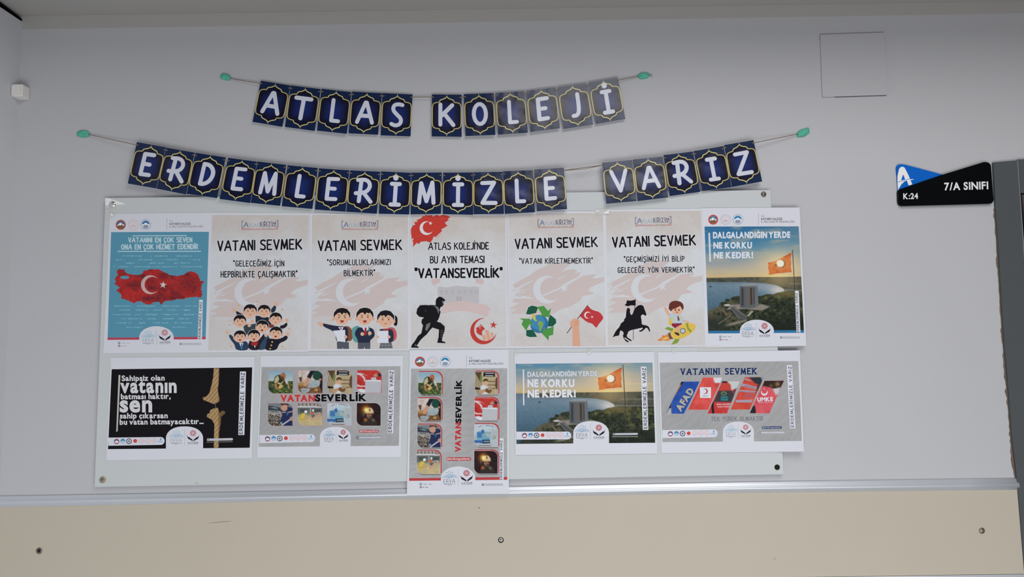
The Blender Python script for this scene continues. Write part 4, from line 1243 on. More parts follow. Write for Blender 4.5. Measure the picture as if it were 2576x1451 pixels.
for y in (1108, 1125, 1142): s.stroke([(672, y), (700, y - 12)], 3.5, 'b07c68')
s.part('raised_fist', 'arm and fist holding the pole')

# fourth of the kind: rider silhouette and rocket boy
V = (1510, 520, 3.819)
s = base_poster([(35, 28), (1000, 16), (1028, 1345), (50, 1350)], V, [(52, 45), (968, 38), (1005, 1330), (75, 1330)], .0099,
    'poster VATANI SEVMEK with black horse rider silhouette and boy on a yellow rocket',
    [('"GEÇMİŞİMİZİ İYİ BİLİP', 230, 528, 806, 524, 48), ('GELECEĞE YÖN VERMEKTİR"', 170, 632, 902, 628, 48)], 4)
bk = '17151a'
horse = [(118, 1255), (150, 1190), (188, 1150), (196, 1120), (232, 1096), (226, 1080), (244, 1070), (250, 1010), (256, 975), (275, 968), (288, 985), (284, 1015), (300, 1045), (316, 1020), (326, 985), (345, 962), (372, 942), (412, 944), (428, 990), (446, 1036), (436, 1050), (410, 1030), (388, 1048), (398, 1090), (398, 1132), (440, 1138), (468, 1150), (482, 1198), (470, 1200), (456, 1166), (440, 1160), (404, 1198), (374, 1200), (374, 1188), (396, 1184), (414, 1160), (380, 1166), (340, 1176), (310, 1180), (270, 1196), (262, 1220), (250, 1248), (304, 1282), (304, 1290), (284, 1288), (236, 1252), (228, 1262), (276, 1294), (272, 1302), (248, 1298), (214, 1246), (228, 1210), (206, 1190), (190, 1188), (182, 1240), (150, 1240)]
s.poly([(p[0] * 1.02 - 6, p[1] * 1.015 - 16.5) for p in horse], 'cacbd0'); s.poly(chaikin(horse + [horse[0]], 1)[:-1], bk)
s.poly([(256, 898), (290, 902), (340, 892), (340, 950), (300, 946), (262, 956), (234, 944), (250, 930)], bk)
s.line(340, 882, 330, 975, 5, bk); s.line(318, 1178, 317, 1278, 4.5, bk)
s.part('rider_silhouette', 'black silhouette of a rider with banner on a rearing horse')
yl, gn = 'd0b050', '7c943c'
s.poly(chaikin([(545, 1282), (600, 1250), (590, 1230), (620, 1240), (650, 1218), (680, 1265), (660, 1290), (600, 1280), (580, 1290)], 1), 'c87c40')
s.poly([(580, 1275), (640, 1245), (660, 1270), (620, 1275)], 'dcb060'); s.part('rocket_flame')
s.poly([(650, 1215), (690, 1200), (700, 1270), (670, 1270)], '54444a')
s.poly([(618, 1170), (650, 1152), (705, 1170), (690, 1200)], gn); s.poly([(720, 1265), (765, 1272), (740, 1310), (682, 1325)], gn)
s.poly(chaikin([(672, 1215), (720, 1160), (800, 1120), (860, 1112), (925, 1135), (905, 1190), (840, 1240), (760, 1272), (690, 1265), (672, 1215)], 2), yl)
s.poly([(822, 1118), (842, 1116), (850, 1160), (880, 1195), (866, 1208), (836, 1175)], gn)
s.disc(793, 1192, 27, '444850'); s.disc(793, 1192, 21, 'a8bcc8'); s.part('rocket', 'yellow rocket with green fins and round porthole')
blob(s, [(662, 1060), (700, 1050), (700, 1140), (665, 1140), (655, 1100)], 'd0b050')
blob(s, [(655, 1050), (680, 1020), (770, 1030), (805, 1080), (800, 1105), (770, 1130), (690, 1128), (680, 1070)], 'a8bccc')
blob(s, [(612, 968), (640, 965), (648, 990), (678, 1040), (655, 1052), (620, 1000)], 'd0a48c'); blob(s, [(790, 1085), (850, 1098), (866, 1112), (800, 1110)], 'd0a48c')
s.line(700, 1050, 712, 1118, 12, 'd0b868'); s.line(765, 1045, 775, 1085, 10, 'd0b868'); s.poly([(742, 1050), (752, 1050), (762, 1085), (752, 1100), (744, 1085)], '74303c')
s.poly([(685, 1120), (790, 1118), (760, 1150), (720, 1166), (690, 1145)], '84283c'); blob(s, [(725, 1160), (780, 1128), (770, 1150), (755, 1200), (735, 1205)], 'cc9c84')
s.poly([(718, 1202), (755, 1212), (762, 1235), (745, 1238), (712, 1215)], '403438'); s.part('cartoon_boy', 'boy in blue shirt and red shorts waving')
s.poly([(738 + 58 * math.cos(a), 985 + 52 * math.sin(a)) for a in np.linspace(0, 6.28, 25)[:-1]], 'd4a890')
blob(s, [(656, 975), (665, 920), (720, 898), (785, 915), (806, 960), (790, 1000), (778, 965), (765, 950), (730, 975), (690, 985), (682, 1008), (665, 990)], '603028')
s.disc(722, 990, 6.5, '40241f', 9); s.disc(756, 991, 6.5, '40241f', 9); s.poly([(724, 1008), (750, 1010), (738, 1020)], '60302c'); s.part('boy_head')
# ------------------------------------------------------------------ blue poster with the map (faded print)
s = Sheet('poster', [(100, 66), (1080, 56), (1045, 1400), (38, 1408)], (250, 520, 3.817), .0093,
    'poster with red crescent-and-star map of the country on a teal ground', 'poster', 'posters of the provincial education office')
P1q = [(113, 243), (1052, 240), (1020, 1272), (78, 1278)]
header(s, (205, 173), (445, 170), True)
s.poly(P1q, '548ca4'); s.part('teal_ground')
s.poly([(78, 1256), (1021, 1248), (1020, 1272), (78, 1278)], 'ac4454'); s.part('red_bar')
s.line(318, 279, 840, 277, 8, 'b8ccd4'); s.line(175, 428, 975, 427, 8, 'b8ccd4'); s.part('rule_lines')
s.text('VATANINI EN ÇOK SEVEN', 280, 340, 888, 338, 42, 'b4cad2', 'S', w=.22, gap=.26)
s.text('ONA EN ÇOK HİZMET EDENDİR', 213, 408, 945, 404, 44, 'b4cad2', 'S', w=.22, gap=.26)
s.part('headline_lettering', 'pale lettering VATANINI EN ÇOK SEVEN ONA EN ÇOK HİZMET EDENDİR')
rs = np.random.RandomState(9)
def names(rows):
    for y, xs in rows:
        for x0, x1 in xs:
            x = x0
            while x < x1:
                w = 5 + 7 * rs.rand()
                if rs.rand() > .12: s.rect(x, y - 4 - 4 * rs.rand(), min(x + w, x1), y + 6 * rs.rand() + 2, '74a6b8' if rs.rand() > .35 else '86b2c2', 2)
                x += w + 2.5
    o = s.part('small_print_names', 'faint pale rows of names')
    o['kind'] = 'stuff'
names([(473, [(222, 412), (490, 652), (738, 890)]), (509, [(160, 242), (372, 508), (604, 752), (852, 970)]), (541, [(255, 352), (482, 620), (716, 885)]), (576, [(132, 298), (330, 515), (528, 745), (780, 985)]),
       (953, [(145, 305), (362, 535), (598, 775), (815, 940)]), (992, [(190, 292), (350, 468), (522, 612), (652, 755), (792, 885)]), (1035, [(130, 300), (325, 412), (440, 570), (602, 760), (782, 945)]), (1075, [(206, 412), (460, 552), (610, 715), (758, 872)]), (1115, [(155, 302), (378, 445), (512, 662), (725, 892)]), (1157, [(258, 412), (700, 828)])])
R = Raster(130, 585, 1012, 955, 460, 194, (130, 1012), (585, 955))
n = fbm(R.X / 70, R.Y / 60, 4, 5); n2 = fbm(R.X / 12, R.Y / 12, 8, 3)
dk = np.clip((n - .5) * 3.2 + (n2 - .5) * .7, 0, 1)
for cx, cy, rx, ry, a in ((330, 750, 90, 30, .8), (620, 660, 60, 40, .7), (860, 740, 120, 80, .6), (480, 880, 90, 25, .9), (500, 720, 60, 60, .5)):
    dk = np.maximum(dk, a * np.exp(-((R.X - cx) / rx) ** 2 - ((R.Y - cy) / ry) ** 2))
dk = np.clip(dk, 0, .9)[..., None]
R.A = hexrgb('aa2e2e') * (1 - dk) + hexrgb('5e242a') * dk + (n2 - .5)[..., None] * 22
tur = [(175, 605), (205, 596), (240, 598), (250, 622), (275, 640), (330, 652), (395, 652), (430, 615), (480, 600), (560, 598), (600, 615), (640, 635), (690, 655), (740, 662), (800, 655), (830, 635), (870, 622), (910, 622), (945, 640), (960, 680), (975, 710), (1005, 722), (985, 745), (978, 790), (990, 830), (975, 875), (930, 868), (870, 870), (800, 885), (740, 888), (690, 900), (630, 905), (595, 945), (575, 915), (530, 915), (480, 938), (440, 930), (400, 905), (350, 918), (330, 930), (290, 905), (240, 890), (205, 880), (212, 850), (190, 825), (165, 810), (170, 790), (195, 775), (160, 752), (135, 738), (158, 722), (150, 690), (175, 655), (162, 632)]
sd = R.sd(tur) + (n2 - .5) * 16
for cx, cy, rr, rri in ((490, 748, 95, 0),):
    d = np.hypot(R.X - cx, (R.Y - cy)); d2 = np.hypot(R.X - 510, R.Y - 748)
    m = np.clip((92 - d) / 3, 0, 1) * np.clip((d2 - 74) / 3, 0, 1)
    R.put(m * .85, 'c0bcba')
R.mask = (sd < 0) & (((R.X - 243) / 42) ** 2 + ((R.Y - 678) / 15) ** 2 > 1)
s.raster(R)
s.star(612, 750, 36, 'c4c0be', rot=-82)
s.part('country_map', 'crumpled red map of the country with white crescent and star')
s.poly([(383, 1280)] + [(548 + 165 * math.cos(a), 1252 + 106 * math.sin(a)) for a in np.linspace(math.pi, 2 * math.pi, 25)] + [(714, 1276)], 'c5c8d2')
s.part('white_dome')
logos(s, (468, 1208), (627, 1208), 1)
strip(s, [(958, 893), (993, 893), (985, 1272), (943, 1272)], ((970, 1268), (984, 915)), 20, '34343f')
social(s, 180, 1298, 1.0, True)
web_pill(s, 780, 1317, 970, 1317, 17, '6a6a76')

# ------------------------------------------------------------------ middle poster: theme of the month
s = Sheet('poster', [(43, 66), (975, 76), (990, 1360), (38, 1364)], (1020, 520, 3.819), .0092,
    'poster announcing the theme VATANSEVERLİK with a black striding soldier silhouette', 'poster')
q4 = [(55, 75), (960, 85), (970, 1348), (52, 1355)]
R = Raster(0, 0, 1, 1, 70, 98, (50, 980), (75, 1368), quad=q4); R.A = parch(R.X, R.Y, 6); s.raster(R); s.part('parchment_ground')
s.poly([(52, 215), (70, 180), (95, 172), (82, 150), (120, 140), (105, 128), (150, 110), (170, 88), (195, 92), (185, 75), (225, 85), (250, 78), (262, 95), (300, 78), (330, 90), (350, 76), (400, 85), (432, 98), (405, 118), (418, 128), (380, 150), (385, 165), (405, 180), (375, 200), (345, 215), (350, 235), (320, 262), (290, 290), (270, 285), (262, 310), (240, 345), (200, 330), (150, 335), (125, 360), (110, 345), (85, 372), (72, 385), (75, 345), (68, 330), (80, 300), (60, 310), (56, 270), (52, 250)], 'bc3c34')
for a, b in (((110, 290), (150, 270)), ((330, 120), (372, 96)), ((300, 300), (345, 262)), ((200, 85), (214, 108))): s.stroke([a, b], 3, 'c86a5c')
s.part('red_brush_stroke')
s.crescent(202, 205, 66, -20, 'd0cfd6', .82, .3); s.star(240, 158, 20, 'd6d4da', rot=-80); s.part('crescent_and_star')
s.text('ATLAS KOLEJİ\'NDE', 222, 410, 798, 406, 62, '16141a', 'S', w=.17, gap=.22, halo='cfd0d6', jit=1)
s.text('BU AYIN TEMASI', 240, 540, 756, 536, 62, '16141a', 'S', w=.17, gap=.22, halo='cfd0d6', jit=1)
s.part('theme_lettering', 'black lettering ATLAS KOLEJİ\'NDE BU AYIN TEMASI')
s.text('"VATANSEVERLİK"', 96, 680, 926, 674, 82, '100f14', 'S', w=.215, gap=.24, halo='cfd0d6', jit=1)
s.part('theme_lettering', 'large black lettering VATANSEVERLİK')
s.poly([(248, 700), (290, 688), (332, 688), (330, 730), (300, 732), (296, 745), (262, 750)], 'c4b0b0'); s.poly([(672, 690), (740, 692), (755, 712), (745, 745), (700, 738), (672, 725)], 'c4b0b0'); s.part('faded_flags')
s.poly([(310, 775), (330, 765), (360, 772), (400, 775), (440, 765), (500, 758), (560, 765), (620, 772), (650, 765), (708, 772), (706, 930), (310, 925)], 'b4b2b6')
for x in (345, 395, 450, 520, 570, 630, 680): s.disc(x, 815, 15, 'aaa8ae'); s.rect(x - 15, 818, x + 15, 840, 'b0aeb4')
for x in (500, 530): s.rect(x - 10, 862, x + 10, 905, 'a6a4aa')
s.part('faded_old_building')
s.poly(chaikin([(345, 950), (420, 915), (520, 902), (620, 908), (715, 935)], 2) + chaikin([(740, 930), (790, 950), (830, 990), (798, 1000), (795, 1068), (700, 1030), (600, 1002), (500, 1000), (420, 1010), (345, 1030)], 1), 'c6b2b2')
s.part('faded_ribbon')
for a in range(5):
    x = 400 + a * 28; s.stroke([(x, 1205 - a * 6), (x + 26, 1198 - a * 6)], 2, 'b4b0b4'); s.stroke([(x + 8, 1202 - a * 6), (x + 18, 1180 - a * 6)], 3, 'b8b4b8'); s.stroke([(x + 8, 1202 - a * 6), (x + 24, 1216 - a * 6)], 3, 'b8b4b8')
s.part('faded_twig')
sol = [(290, 905), (300, 880), (325, 863), (350, 868), (384, 895), (378, 905), (362, 912), (370, 935), (355, 955), (336, 965), (330, 990), (338, 1010), (325, 1060), (312, 1090), (300, 1102), (340, 1115), (378, 1150), (376, 1190), (356, 1250), (350, 1288), (386, 1302), (386, 1310), (304, 1306), (318, 1250), (322, 1180), (260, 1160), (235, 1185), (205, 1225), (175, 1250), (145, 1280), (108, 1335), (130, 1350), (128, 1355), (52, 1352), (62, 1325), (90, 1290), (120, 1240), (152, 1215), (168, 1140), (152, 1110), (158, 1080), (180, 1065), (130, 1055), (104, 1025), (112, 980), (140, 945), (210, 942), (290, 945)]
s.stroke(sol + [sol[0]], 9, 'cfd0d4'); s.poly(sol, '17161a')
for pl in ([(270, 950), (310, 960), (328, 990), (318, 1030), (300, 980)], [(200, 1130), (240, 1110), (232, 1150), (205, 1195), (190, 1180)], [(90, 1325), (100, 1318), (105, 1335), (92, 1340)], [(350, 905), (362, 900), (366, 925), (352, 945), (358, 925)]): s.poly(pl, '6c6c70')
for y in (1195, 1215, 1235, 1255): s.stroke([(336, y), (362, y - 10)], 4, '6a6a6e')
s.stroke([(205, 945), (230, 945)], 5, '77777c'); s.stroke([(192, 985), (196, 1010)], 3, '5c5c60')
s.part('soldier_silhouette', 'black silhouette of a hooded soldier with backpack striding right')
s.crescent(748, 1195, 126, -38, 'b43c36', .86, .2); s.star(845, 1135, 38, 'b43c36', rot=-84); s.part('red_crescent_and_star')
s.poly([(676, 1165), (705, 1150), (725, 1128), (765, 1172), (735, 1195), (738, 1238), (700, 1225), (678, 1200), (684, 1185)], 'b43c36')
s.crescent(725, 1158, 16, 30, 'c8a09c', .8, .3)
for l in ([(735, 1245), (750, 1228), (770, 1235), (778, 1280), (750, 1282)], [(762, 1190), (775, 1182), (800, 1190), (805, 1225), (825, 1275), (790, 1285), (775, 1230)], [(815, 1215), (830, 1202), (845, 1215), (842, 1250), (826, 1262)]): s.poly(l, 'cc9880')
s.part('raised_hands')

# ------------------------------------------------------------------ seaside picture, painted in the wide poster's crop (1270, 870, 5.0025)
def landscape(R):
    X, Y = R.X, R.Y
    R.A = R.vgrad([(-62, '2f6690'), (100, '3d7498'), (210, '4c7e9c'), (330, '6e8a9a'), (430, '94989a'), (520, 'b4a88c'), (575, 'c0a87c'), (600, 'a89474')])
    n = fbm(X / 260, Y / 60, 3)
    R.put(np.clip((X - 1000) / 900, 0, 1) * .45, 'a09c90')
    R.put(np.exp(-((X - 1320) / 420) ** 2 - ((Y - 430) / 170) ** 2) * .75, 'd0b890')
    R.put(np.exp(-((X - 1320) / 200) ** 2 - ((Y - 575) / 30) ** 2) * .9, 'e0c478')
    R.put(np.clip((n - .55) * 3, 0, .5) * (Y < 590), 'a8a090')
    R.put(np.exp(-((Y - 475) / 9) ** 2) * (X > 1500) * .5, 'd0b888')
    sea = np.clip((Y - 596) / 4, 0, 1)
    seac = R.vgrad([(600, '5c6a76'), (700, '647a8a'), (900, '4e697b'), (1100, '3e5666'), (1300, '324654')])
    R.A = R.A * (1 - sea[..., None]) + seac * sea[..., None]
    R.grain(14, 10, 5, sea)
    R.put(np.exp(-((X - 1310) / 130) ** 2 - ((Y - 745) / 70) ** 2) * .9, 'd0c8c0'); R.put(np.exp(-((X - 1100) / 300) ** 2 - ((Y - 700) / 60) ** 2) * .5, '9aa0a6')
    far = [(240, 600), (330, 597), (430, 596), (900, 585), (1350, 582), (1950, 570), (1950, 800), (1500, 790), (1390, 762), (1370, 730), (1290, 690), (1150, 662), (900, 648), (440, 646), (370, 645), (300, 615)]
    R.poly(far, '44473f', 2)
    lm = R.sd(far) < 0
    R.grain(40, 22, 12, lm); R.put(np.exp(-((X - 1320) / 260) ** 2 - ((Y - 640) / 90) ** 2) * lm * .55, '9c8458')
    R.put(np.exp(-((Y - 668) / 8) ** 2) * (X > 1450) * lm * .4, '9a9488')
    R.poly([(1390, 735), (1500, 745), (1900, 752), (1900, 760), (1500, 760), (1390, 760)], '8c867c', 1, .6)
    R.ell(436, 706, 18, 8, '30404a')
    land = [(360, 1075), (400, 1030), (470, 985), (540, 965), (560, 915), (620, 905), (640, 870), (700, 865), (720, 838), (800, 825), (840, 850), (1040, 830), (1110, 820), (1150, 800), (1240, 805), (1290, 785), (1390, 765), (1500, 770), (1700, 760), (1950, 765), (1950, 1400), (-100, 1400), (200, 1200), (300, 1120)]
    R.poly(land, '2e352a', 2)
    gm = (R.sd(land) < 0).astype(float)
    t1 = fbm(X / 60, Y / 50, 21, 5); t2 = fbm(X / 22, Y / 20, 31, 3)
    R.put(np.clip((t1 - .48) * 4, 0, .8) * gm * np.clip(1.4 - (Y - 760) / 500, .15, 1), '5a5c3a')
    R.put(np.clip((t2 - .5) * 5, 0, .85) * gm, '1a2019')
    R.put(np.clip((Y - 1000) / 250, 0, .7) * gm * (X > 1050), '1c201c')
    R.put(np.exp(-((X - 1400) / 200) ** 2 - ((Y - 790) / 60) ** 2) * .5 * gm, 'a08850')
    R.put(np.clip((900 - X) / 200, 0, 1) * np.clip((t1 - .35) * 3, 0, .7) * gm, '5c5648')
    R.put(np.clip((700 - X) / 200, 0, 1) * np.clip((Y - 1050) / 80, 0, 1) * gm * .8, '2c302c')
    R.ell(655, 880, 28, 20, '283024', 2); R.ell(750, 860, 52, 22, '2a3226', 3); R.ell(600, 915, 30, 14, '283024', 3)
    R.poly([(640, 1000), (700, 940), (860, 925), (1050, 940), (1090, 930), (1200, 960), (1100, 1010), (980, 1000), (880, 990)], '968c84', 3, .8)
    R.ell(652, 942, 44, 14, 'b0b0ac', 2)
    R.poly([(690, 975), (740, 950), (905, 1110), (860, 1130), (800, 1120)], '4c4e50', 2); R.line(720, 958, 900, 1090, 6, '8c8c88'); R.line(690, 980, 810, 1120, 5, '7c7c7a')
    R.poly([(905, 1075), (960, 1010), (990, 1015), (930, 1090)], 'a8a49c', 2, .8)
    R.poly([(640, 1200), (700, 1165), (900, 1120), (900, 1150), (720, 1200)], '8a8478', 3, .7); R.line(540, 1180, 690, 1080, 10, '8c8270', .7)
    R.line(600, 1010, 640, 1060, 22, '8a6a4c', .6)
    # monument
    R.poly([(812, 684), (1036, 680), (1052, 955), (960, 985), (815, 975)], '585c60', 2)
    R.poly([(812, 700), (875, 700), (885, 975), (815, 970)], '50555c', 2)
    R.poly([(1005, 700), (1036, 690), (1052, 955), (1010, 975)], '63676a', 2)
    R.poly([(836, 725), (858, 725), (860, 950), (832, 945)], '3a3836', 2); R.poly([(930, 725), (962, 722), (968, 935), (936, 940)], '6c5440', 2); R.poly([(944, 725), (968, 722), (972, 935), (948, 940)], '3a3430', 2)
    R.poly([(984, 722), (998, 720), (1004, 930), (988, 930)], '47403c', 2)
    R.poly([(812, 682), (1034, 678), (1030, 700), (880, 704), (816, 700)], '7c8286', 2); R.poly([(812, 682), (860, 674), (1015, 670), (1034, 680)], '8e9498', 1)
    # flag and pole
    R.glow(1330, 410, 190, 'e0c898', .6)
    fl = [(1475, 268), (1462, 330), (1468, 400), (1462, 460), (1475, 521), (1430, 522), (1370, 530), (1290, 535), (1240, 548), (1183, 556), (1186, 510), (1172, 470), (1178, 430), (1170, 402), (1225, 392), (1290, 370), (1380, 318), (1430, 292)]
    R.poly(fl, 'c8743c', 2); fm = (R.sd(fl) < 0).astype(float)
    R.put(fm * np.clip((fbm(X / 50, Y / 90, 44) - .4) * 2.5, 0, .6), 'b04c34'); R.put(fm * np.exp(-((Y - X * -.38 - 800) / 20) ** 2) * 0, 'b04c34')
    R.put(fm * np.clip(1 - (Y - 268 - (1475 - X) * .44) / 30, 0, 1) * .8, 'b0442f')
    R.put(fm * np.exp(-((X - 1330) / 90) ** 2 - ((Y - 410) / 75) ** 2) * .8, 'e4b468')
    R.ell(1345, 413, 56, 56, 'a06448', 2); R.ell(1330, 410, 47, 46, 'f0e6cc', 3)
    for k in range(5):
        a = math.radians(-95 + 72 * k); R.line(1272, 432, 1272 + 19 * math.cos(a), 432 + 19 * math.sin(a), 6, '7c4428')
    R.line(1486, 240, 1540, 1215, 9, '3c3434')
    return R

def dome_poly(xl_, xr_, yb, ytop, k=.5):
    cx = (xl_ + xr_) / 2; h = yb - ytop; rx = (xr_ - xl_) / 2; ys = ytop + h * k
    return [(xl_, yb)] + [(cx + rx * math.copysign(abs(math.cos(a)) ** .85, math.cos(a)), ys + (ys - ytop) * math.sin(a)) for a in np.linspace(math.pi, 2 * math.pi, 25)] + [(xr_, yb)]

# portrait version at the right end of the upper row
curl = None
s = Sheet('poster', [(20, 50), (960, 45), (1025, 1373), (55, 1390)], (1760, 510, 3.818), .0104,
    'upright poster DALGALANDIĞIN YERDE with flag, bay and tall stone monument', 'poster', 'posters of the provincial education office', bend=curl)
header(s, (130, 162), (367, 160))
q7 = [(47, 228), (952, 226), (1003, 1248), (83, 1255)]
X_ = lambda x: 815 + (x - 388) * 1.33; Y_ = lambda y: 590 + (y - 718) * 1.33
hm = homog([(0, 0), (1, 0), (1, 1), (0, 1)], q7)
R = Raster(0, 0, 1, 1, 340, 385, quad=q7); R.X = X_(R.PX); R.Y = Y_(R.PY); R.px = 2.2
s.raster(landscape(R)); s.part('seaside_picture', 'sunset picture of flag, bay and monument')
s.poly([(82, 1230), (1002, 1222), (1003, 1248), (83, 1255)], '2c6c98'); s.part('blue_bar')
s.poly([(84, 288), (100, 288), (109, 566), (93, 566)], 'c6ccd6'); s.part('upright_rule')
s.text('DALGALANDIĞIN YERDE', 130, 338, 870, 333, 54, 'ccd0da', 'B', off=.055)
s.text('NE KORKU', 135, 436, 503, 434, 54, 'ccd0da', 'B', off=.055); s.text('NE KEDER!', 138, 532, 514, 528, 54, 'ccd0da', 'B', off=.055)
s.part('headline_lettering', 'white lettering DALGALANDIĞIN YERDE NE KORKU NE KEDER!')
s.poly([(386, 1262)] + [(550 + 163 * math.cos(a), 1228 + 106 * math.sin(a)) for a in np.linspace(math.pi, 2 * math.pi, 25)] + [(713, 1260)], WHITE); s.part('white_dome')
logos(s, (465, 1180), (624, 1183))
strip(s, [(915, 845), (952, 845), (968, 1245), (930, 1245)], ((956, 1242), (940, 868)), 20, '30303c')
social(s, 190, 1276, 1.0); web_pill(s, 783, 1293, 955, 1293, 17, '5c5c6a')
# ------------------------------------------------------------------ small work pictures, painted on a unit square
def t_farmer(R):
    X, Y = R.X, R.Y
    R.A = R.vgrad([(0, '7ea0b4'), (.45, 'a8b4b6'), (.47, '4a5a38'), (.6, '3c4c30'), (1, '38482c')])
    R.grain(.05, 34, 3, (Y > .47)); R.put(np.clip((fbm(X / .09, Y / .07, 8) - .52) * 5, 0, .8) * (Y > .6), '7c9040')
    R.poly([(.22, .45), (.26, .28), (.38, .18), (.52, .2), (.68, .34), (.75, .42), (.62, .62), (.3, .75), (.22, .6)], '2c3024', 2)
    R.poly([(.24, .5), (.27, .32), (.4, .2), (.44, .4), (.36, .52), (.26, .56)], 'b0a884', 2); R.poly([(.66, .34), (.74, .36), (.82, .56), (.74, .6), (.66, .44)], 'b8b8b4', 2)
    R.poly([(.38, .5), (.5, .55), (.64, .42), (.6, .52), (.5, .62), (.36, .58)], 'c0a878', 2)
    R.ell(.60, .23, .105, .15, 'a06444', 2); R.ell(.56, .32, .06, .07, '5c3828', 2)
    R.poly([(.24, .56), (.34, .56), (.36, .72), (.42, .82), (.32, .84), (.26, .72)], 'a87454', 2); R.poly([(.76, .56), (.82, .56), (.88, .78), (.83, .82)], 'b08058', 2)
    R.poly([(.4, .72), (.48, .6), (.58, .62), (.6, .72), (.48, .8), (.42, .78)], 'bca05c', 2)
    R.glow(.08, .85, .14, '1c2c20', .8)
def t_litter(R):
    X, Y = R.X, R.Y
    R.fill('b4a49c'); R.put(np.clip((fbm(X / .08, Y / .1, 5) - .4) * 3, 0, .8), 'cfc8c4'); R.put(np.clip((Y - .5) * 6, 0, 1), '6c4c34'); R.grain(.05, 26, 3, Y > .45)
    R.poly([(.02, .3), (.16, .28), (.14, .5), (.1, .52), (.06, .45)], '5c3c30', 2); R.ell(.12, .6, .14, .08, 'a08040', 3, .8)
    R.poly([(.62, 0), (1, 0), (1, .6), (.88, .42), (.7, .42), (.6, .3)], '1f4238', 2); R.poly([(.5, 0), (.66, 0), (.6, .16), (.5, .36), (.36, .28), (.44, .12)], '1e1c22', 2)
    R.poly([(.9, .3), (1, .1), (1, 1), (.88, .7)], '201c1c', 2)
    R.poly([(.48, .38), (.86, .46), (.92, .5), (.86, .68), (.72, .76), (.5, .76), (.36, .78), (.44, .6)], '94a0a4', 2); R.grain(.09, 14, 6, (X > .4) * (Y > .4) * (Y < .78))
    R.poly([(.36, .3), (.48, .36), (.46, .5), (.34, .72), (.28, .68), (.22, .72), (.22, .58)], 'b88c74', 2); R.poly([(.86, .36), (.96, .34), (.96, .44), (.84, .44)], 'a87860', 2)
    R.poly([(.04, .86), (.2, .78), (.5, .8), (.46, .92), (.3, 1), (.12, .98)], '98a2a6', 2); R.poly([(.14, .9), (.3, .85), (.38, .88), (.22, .94)], '7a868a', 2)
    R.ell(.74, .86, .08, .05, 'b08c48', 2)
def t_reader(R):
    X, Y = R.X, R.Y
    R.fill('b4a888'); st = (np.sin((X + .12 * Y) * 95) > .1); R.put(st * .75 * (X < .3), '54402c'); R.put((np.sin(X * 120) > .2) * .6 * (X > .5), '7c6c50')
    for y in (.42, .58, .74): R.put(np.exp(-((Y - y) / .02) ** 2) * (X > .5), '6c4a2c')
    R.poly([(0, 0), (.3, 0), (.2, .4), (.05, .1)], '3c2c20', 2, .8); R.poly([(.22, .08), (.34, .2), (.3, .5), (.2, .4)], '60703c', 3, .7)
    R.poly([(.38, 0), (.92, 0), (.9, .2), (.36, .2)], '18161c', 2)
    for y in (.06, .16): R.line(.46, y, .82, y, .03, 'c8ccd4')
    R.poly([(0, .68), (.22, .72), (.22, .8), (0, .78)], '1c1418', 2); R.poly([(.9, .3), (1, .2), (1, .8), (.88, .66)], '5c4030', 2)
    R.ell(.46, .5, .12, .15, 'c09c80', 2); R.poly([(.35, .45), (.36, .34), (.46, .28), (.57, .34), (.58, .42), (.46, .4)], '54402c', 2)
    R.poly([(.24, .8), (.26, .62), (.4, .58), (.56, .66), (.62, .85), (.56, 1), (.36, 1)], 'c4c6ce', 2); R.poly([(.22, .82), (.5, .76), (.52, .84), (.3, .98), (.22, .96)], 'b08c6c', 2)
    R.poly([(.44, .82), (.5, .72), (.62, .78), (.76, .76), (.7, .92), (.6, .96), (.48, .9)], '6c4c30', 2); R.line(.6, .78, .74, .75, .03, 'c8c0b0')
def t_ballot(R):
    X, Y = R.X, R.Y
    R.fill('ac322e'); R.grain(.25, 20, 4)
    d = np.hypot((X + .08) / 1, (Y - .5) / .9); R.put(((d > .36) & (d < .44) & (X < .33)).astype(float) * .95 * (Y < .5), 'c8bcc0')
    R.poly([(0, .12), (.2, .13), (.42, .24), (.38, .22), (.2, .17), (0, .17)], 'ccc4ca', 2); R.poly([(0, .62), (.12, .68), (.34, .68), (.34, .73), (.14, .74), (0, .7)], 'ccc4ca', 2)
    R.poly([(0, .84), (.34, .84), (.34, 1), (0, 1)], 'cccdd6', 1)
    R.poly([(.84, .16), (.98, .08), (1, .26), (.86, .28)], '30303c', 2); R.poly([(.66, .2), (.78, .12), (.86, .16), (.84, .28), (.72, .28), (.66, .27)], 'b87c60', 2)
    R.poly([(.58, .32), (.76, .3), (.8, .42), (.56, .44)], 'b0b4be', 2)
    R.poly([(.33, .48), (.36, .43), (.96, .43), (.99, .5), (.98, 1), (.32, 1)], 'adb0b6', 1); R.poly([(.33, .48), (.36, .43), (.96, .43), (.99, .5)], 'ccd0da', 1)
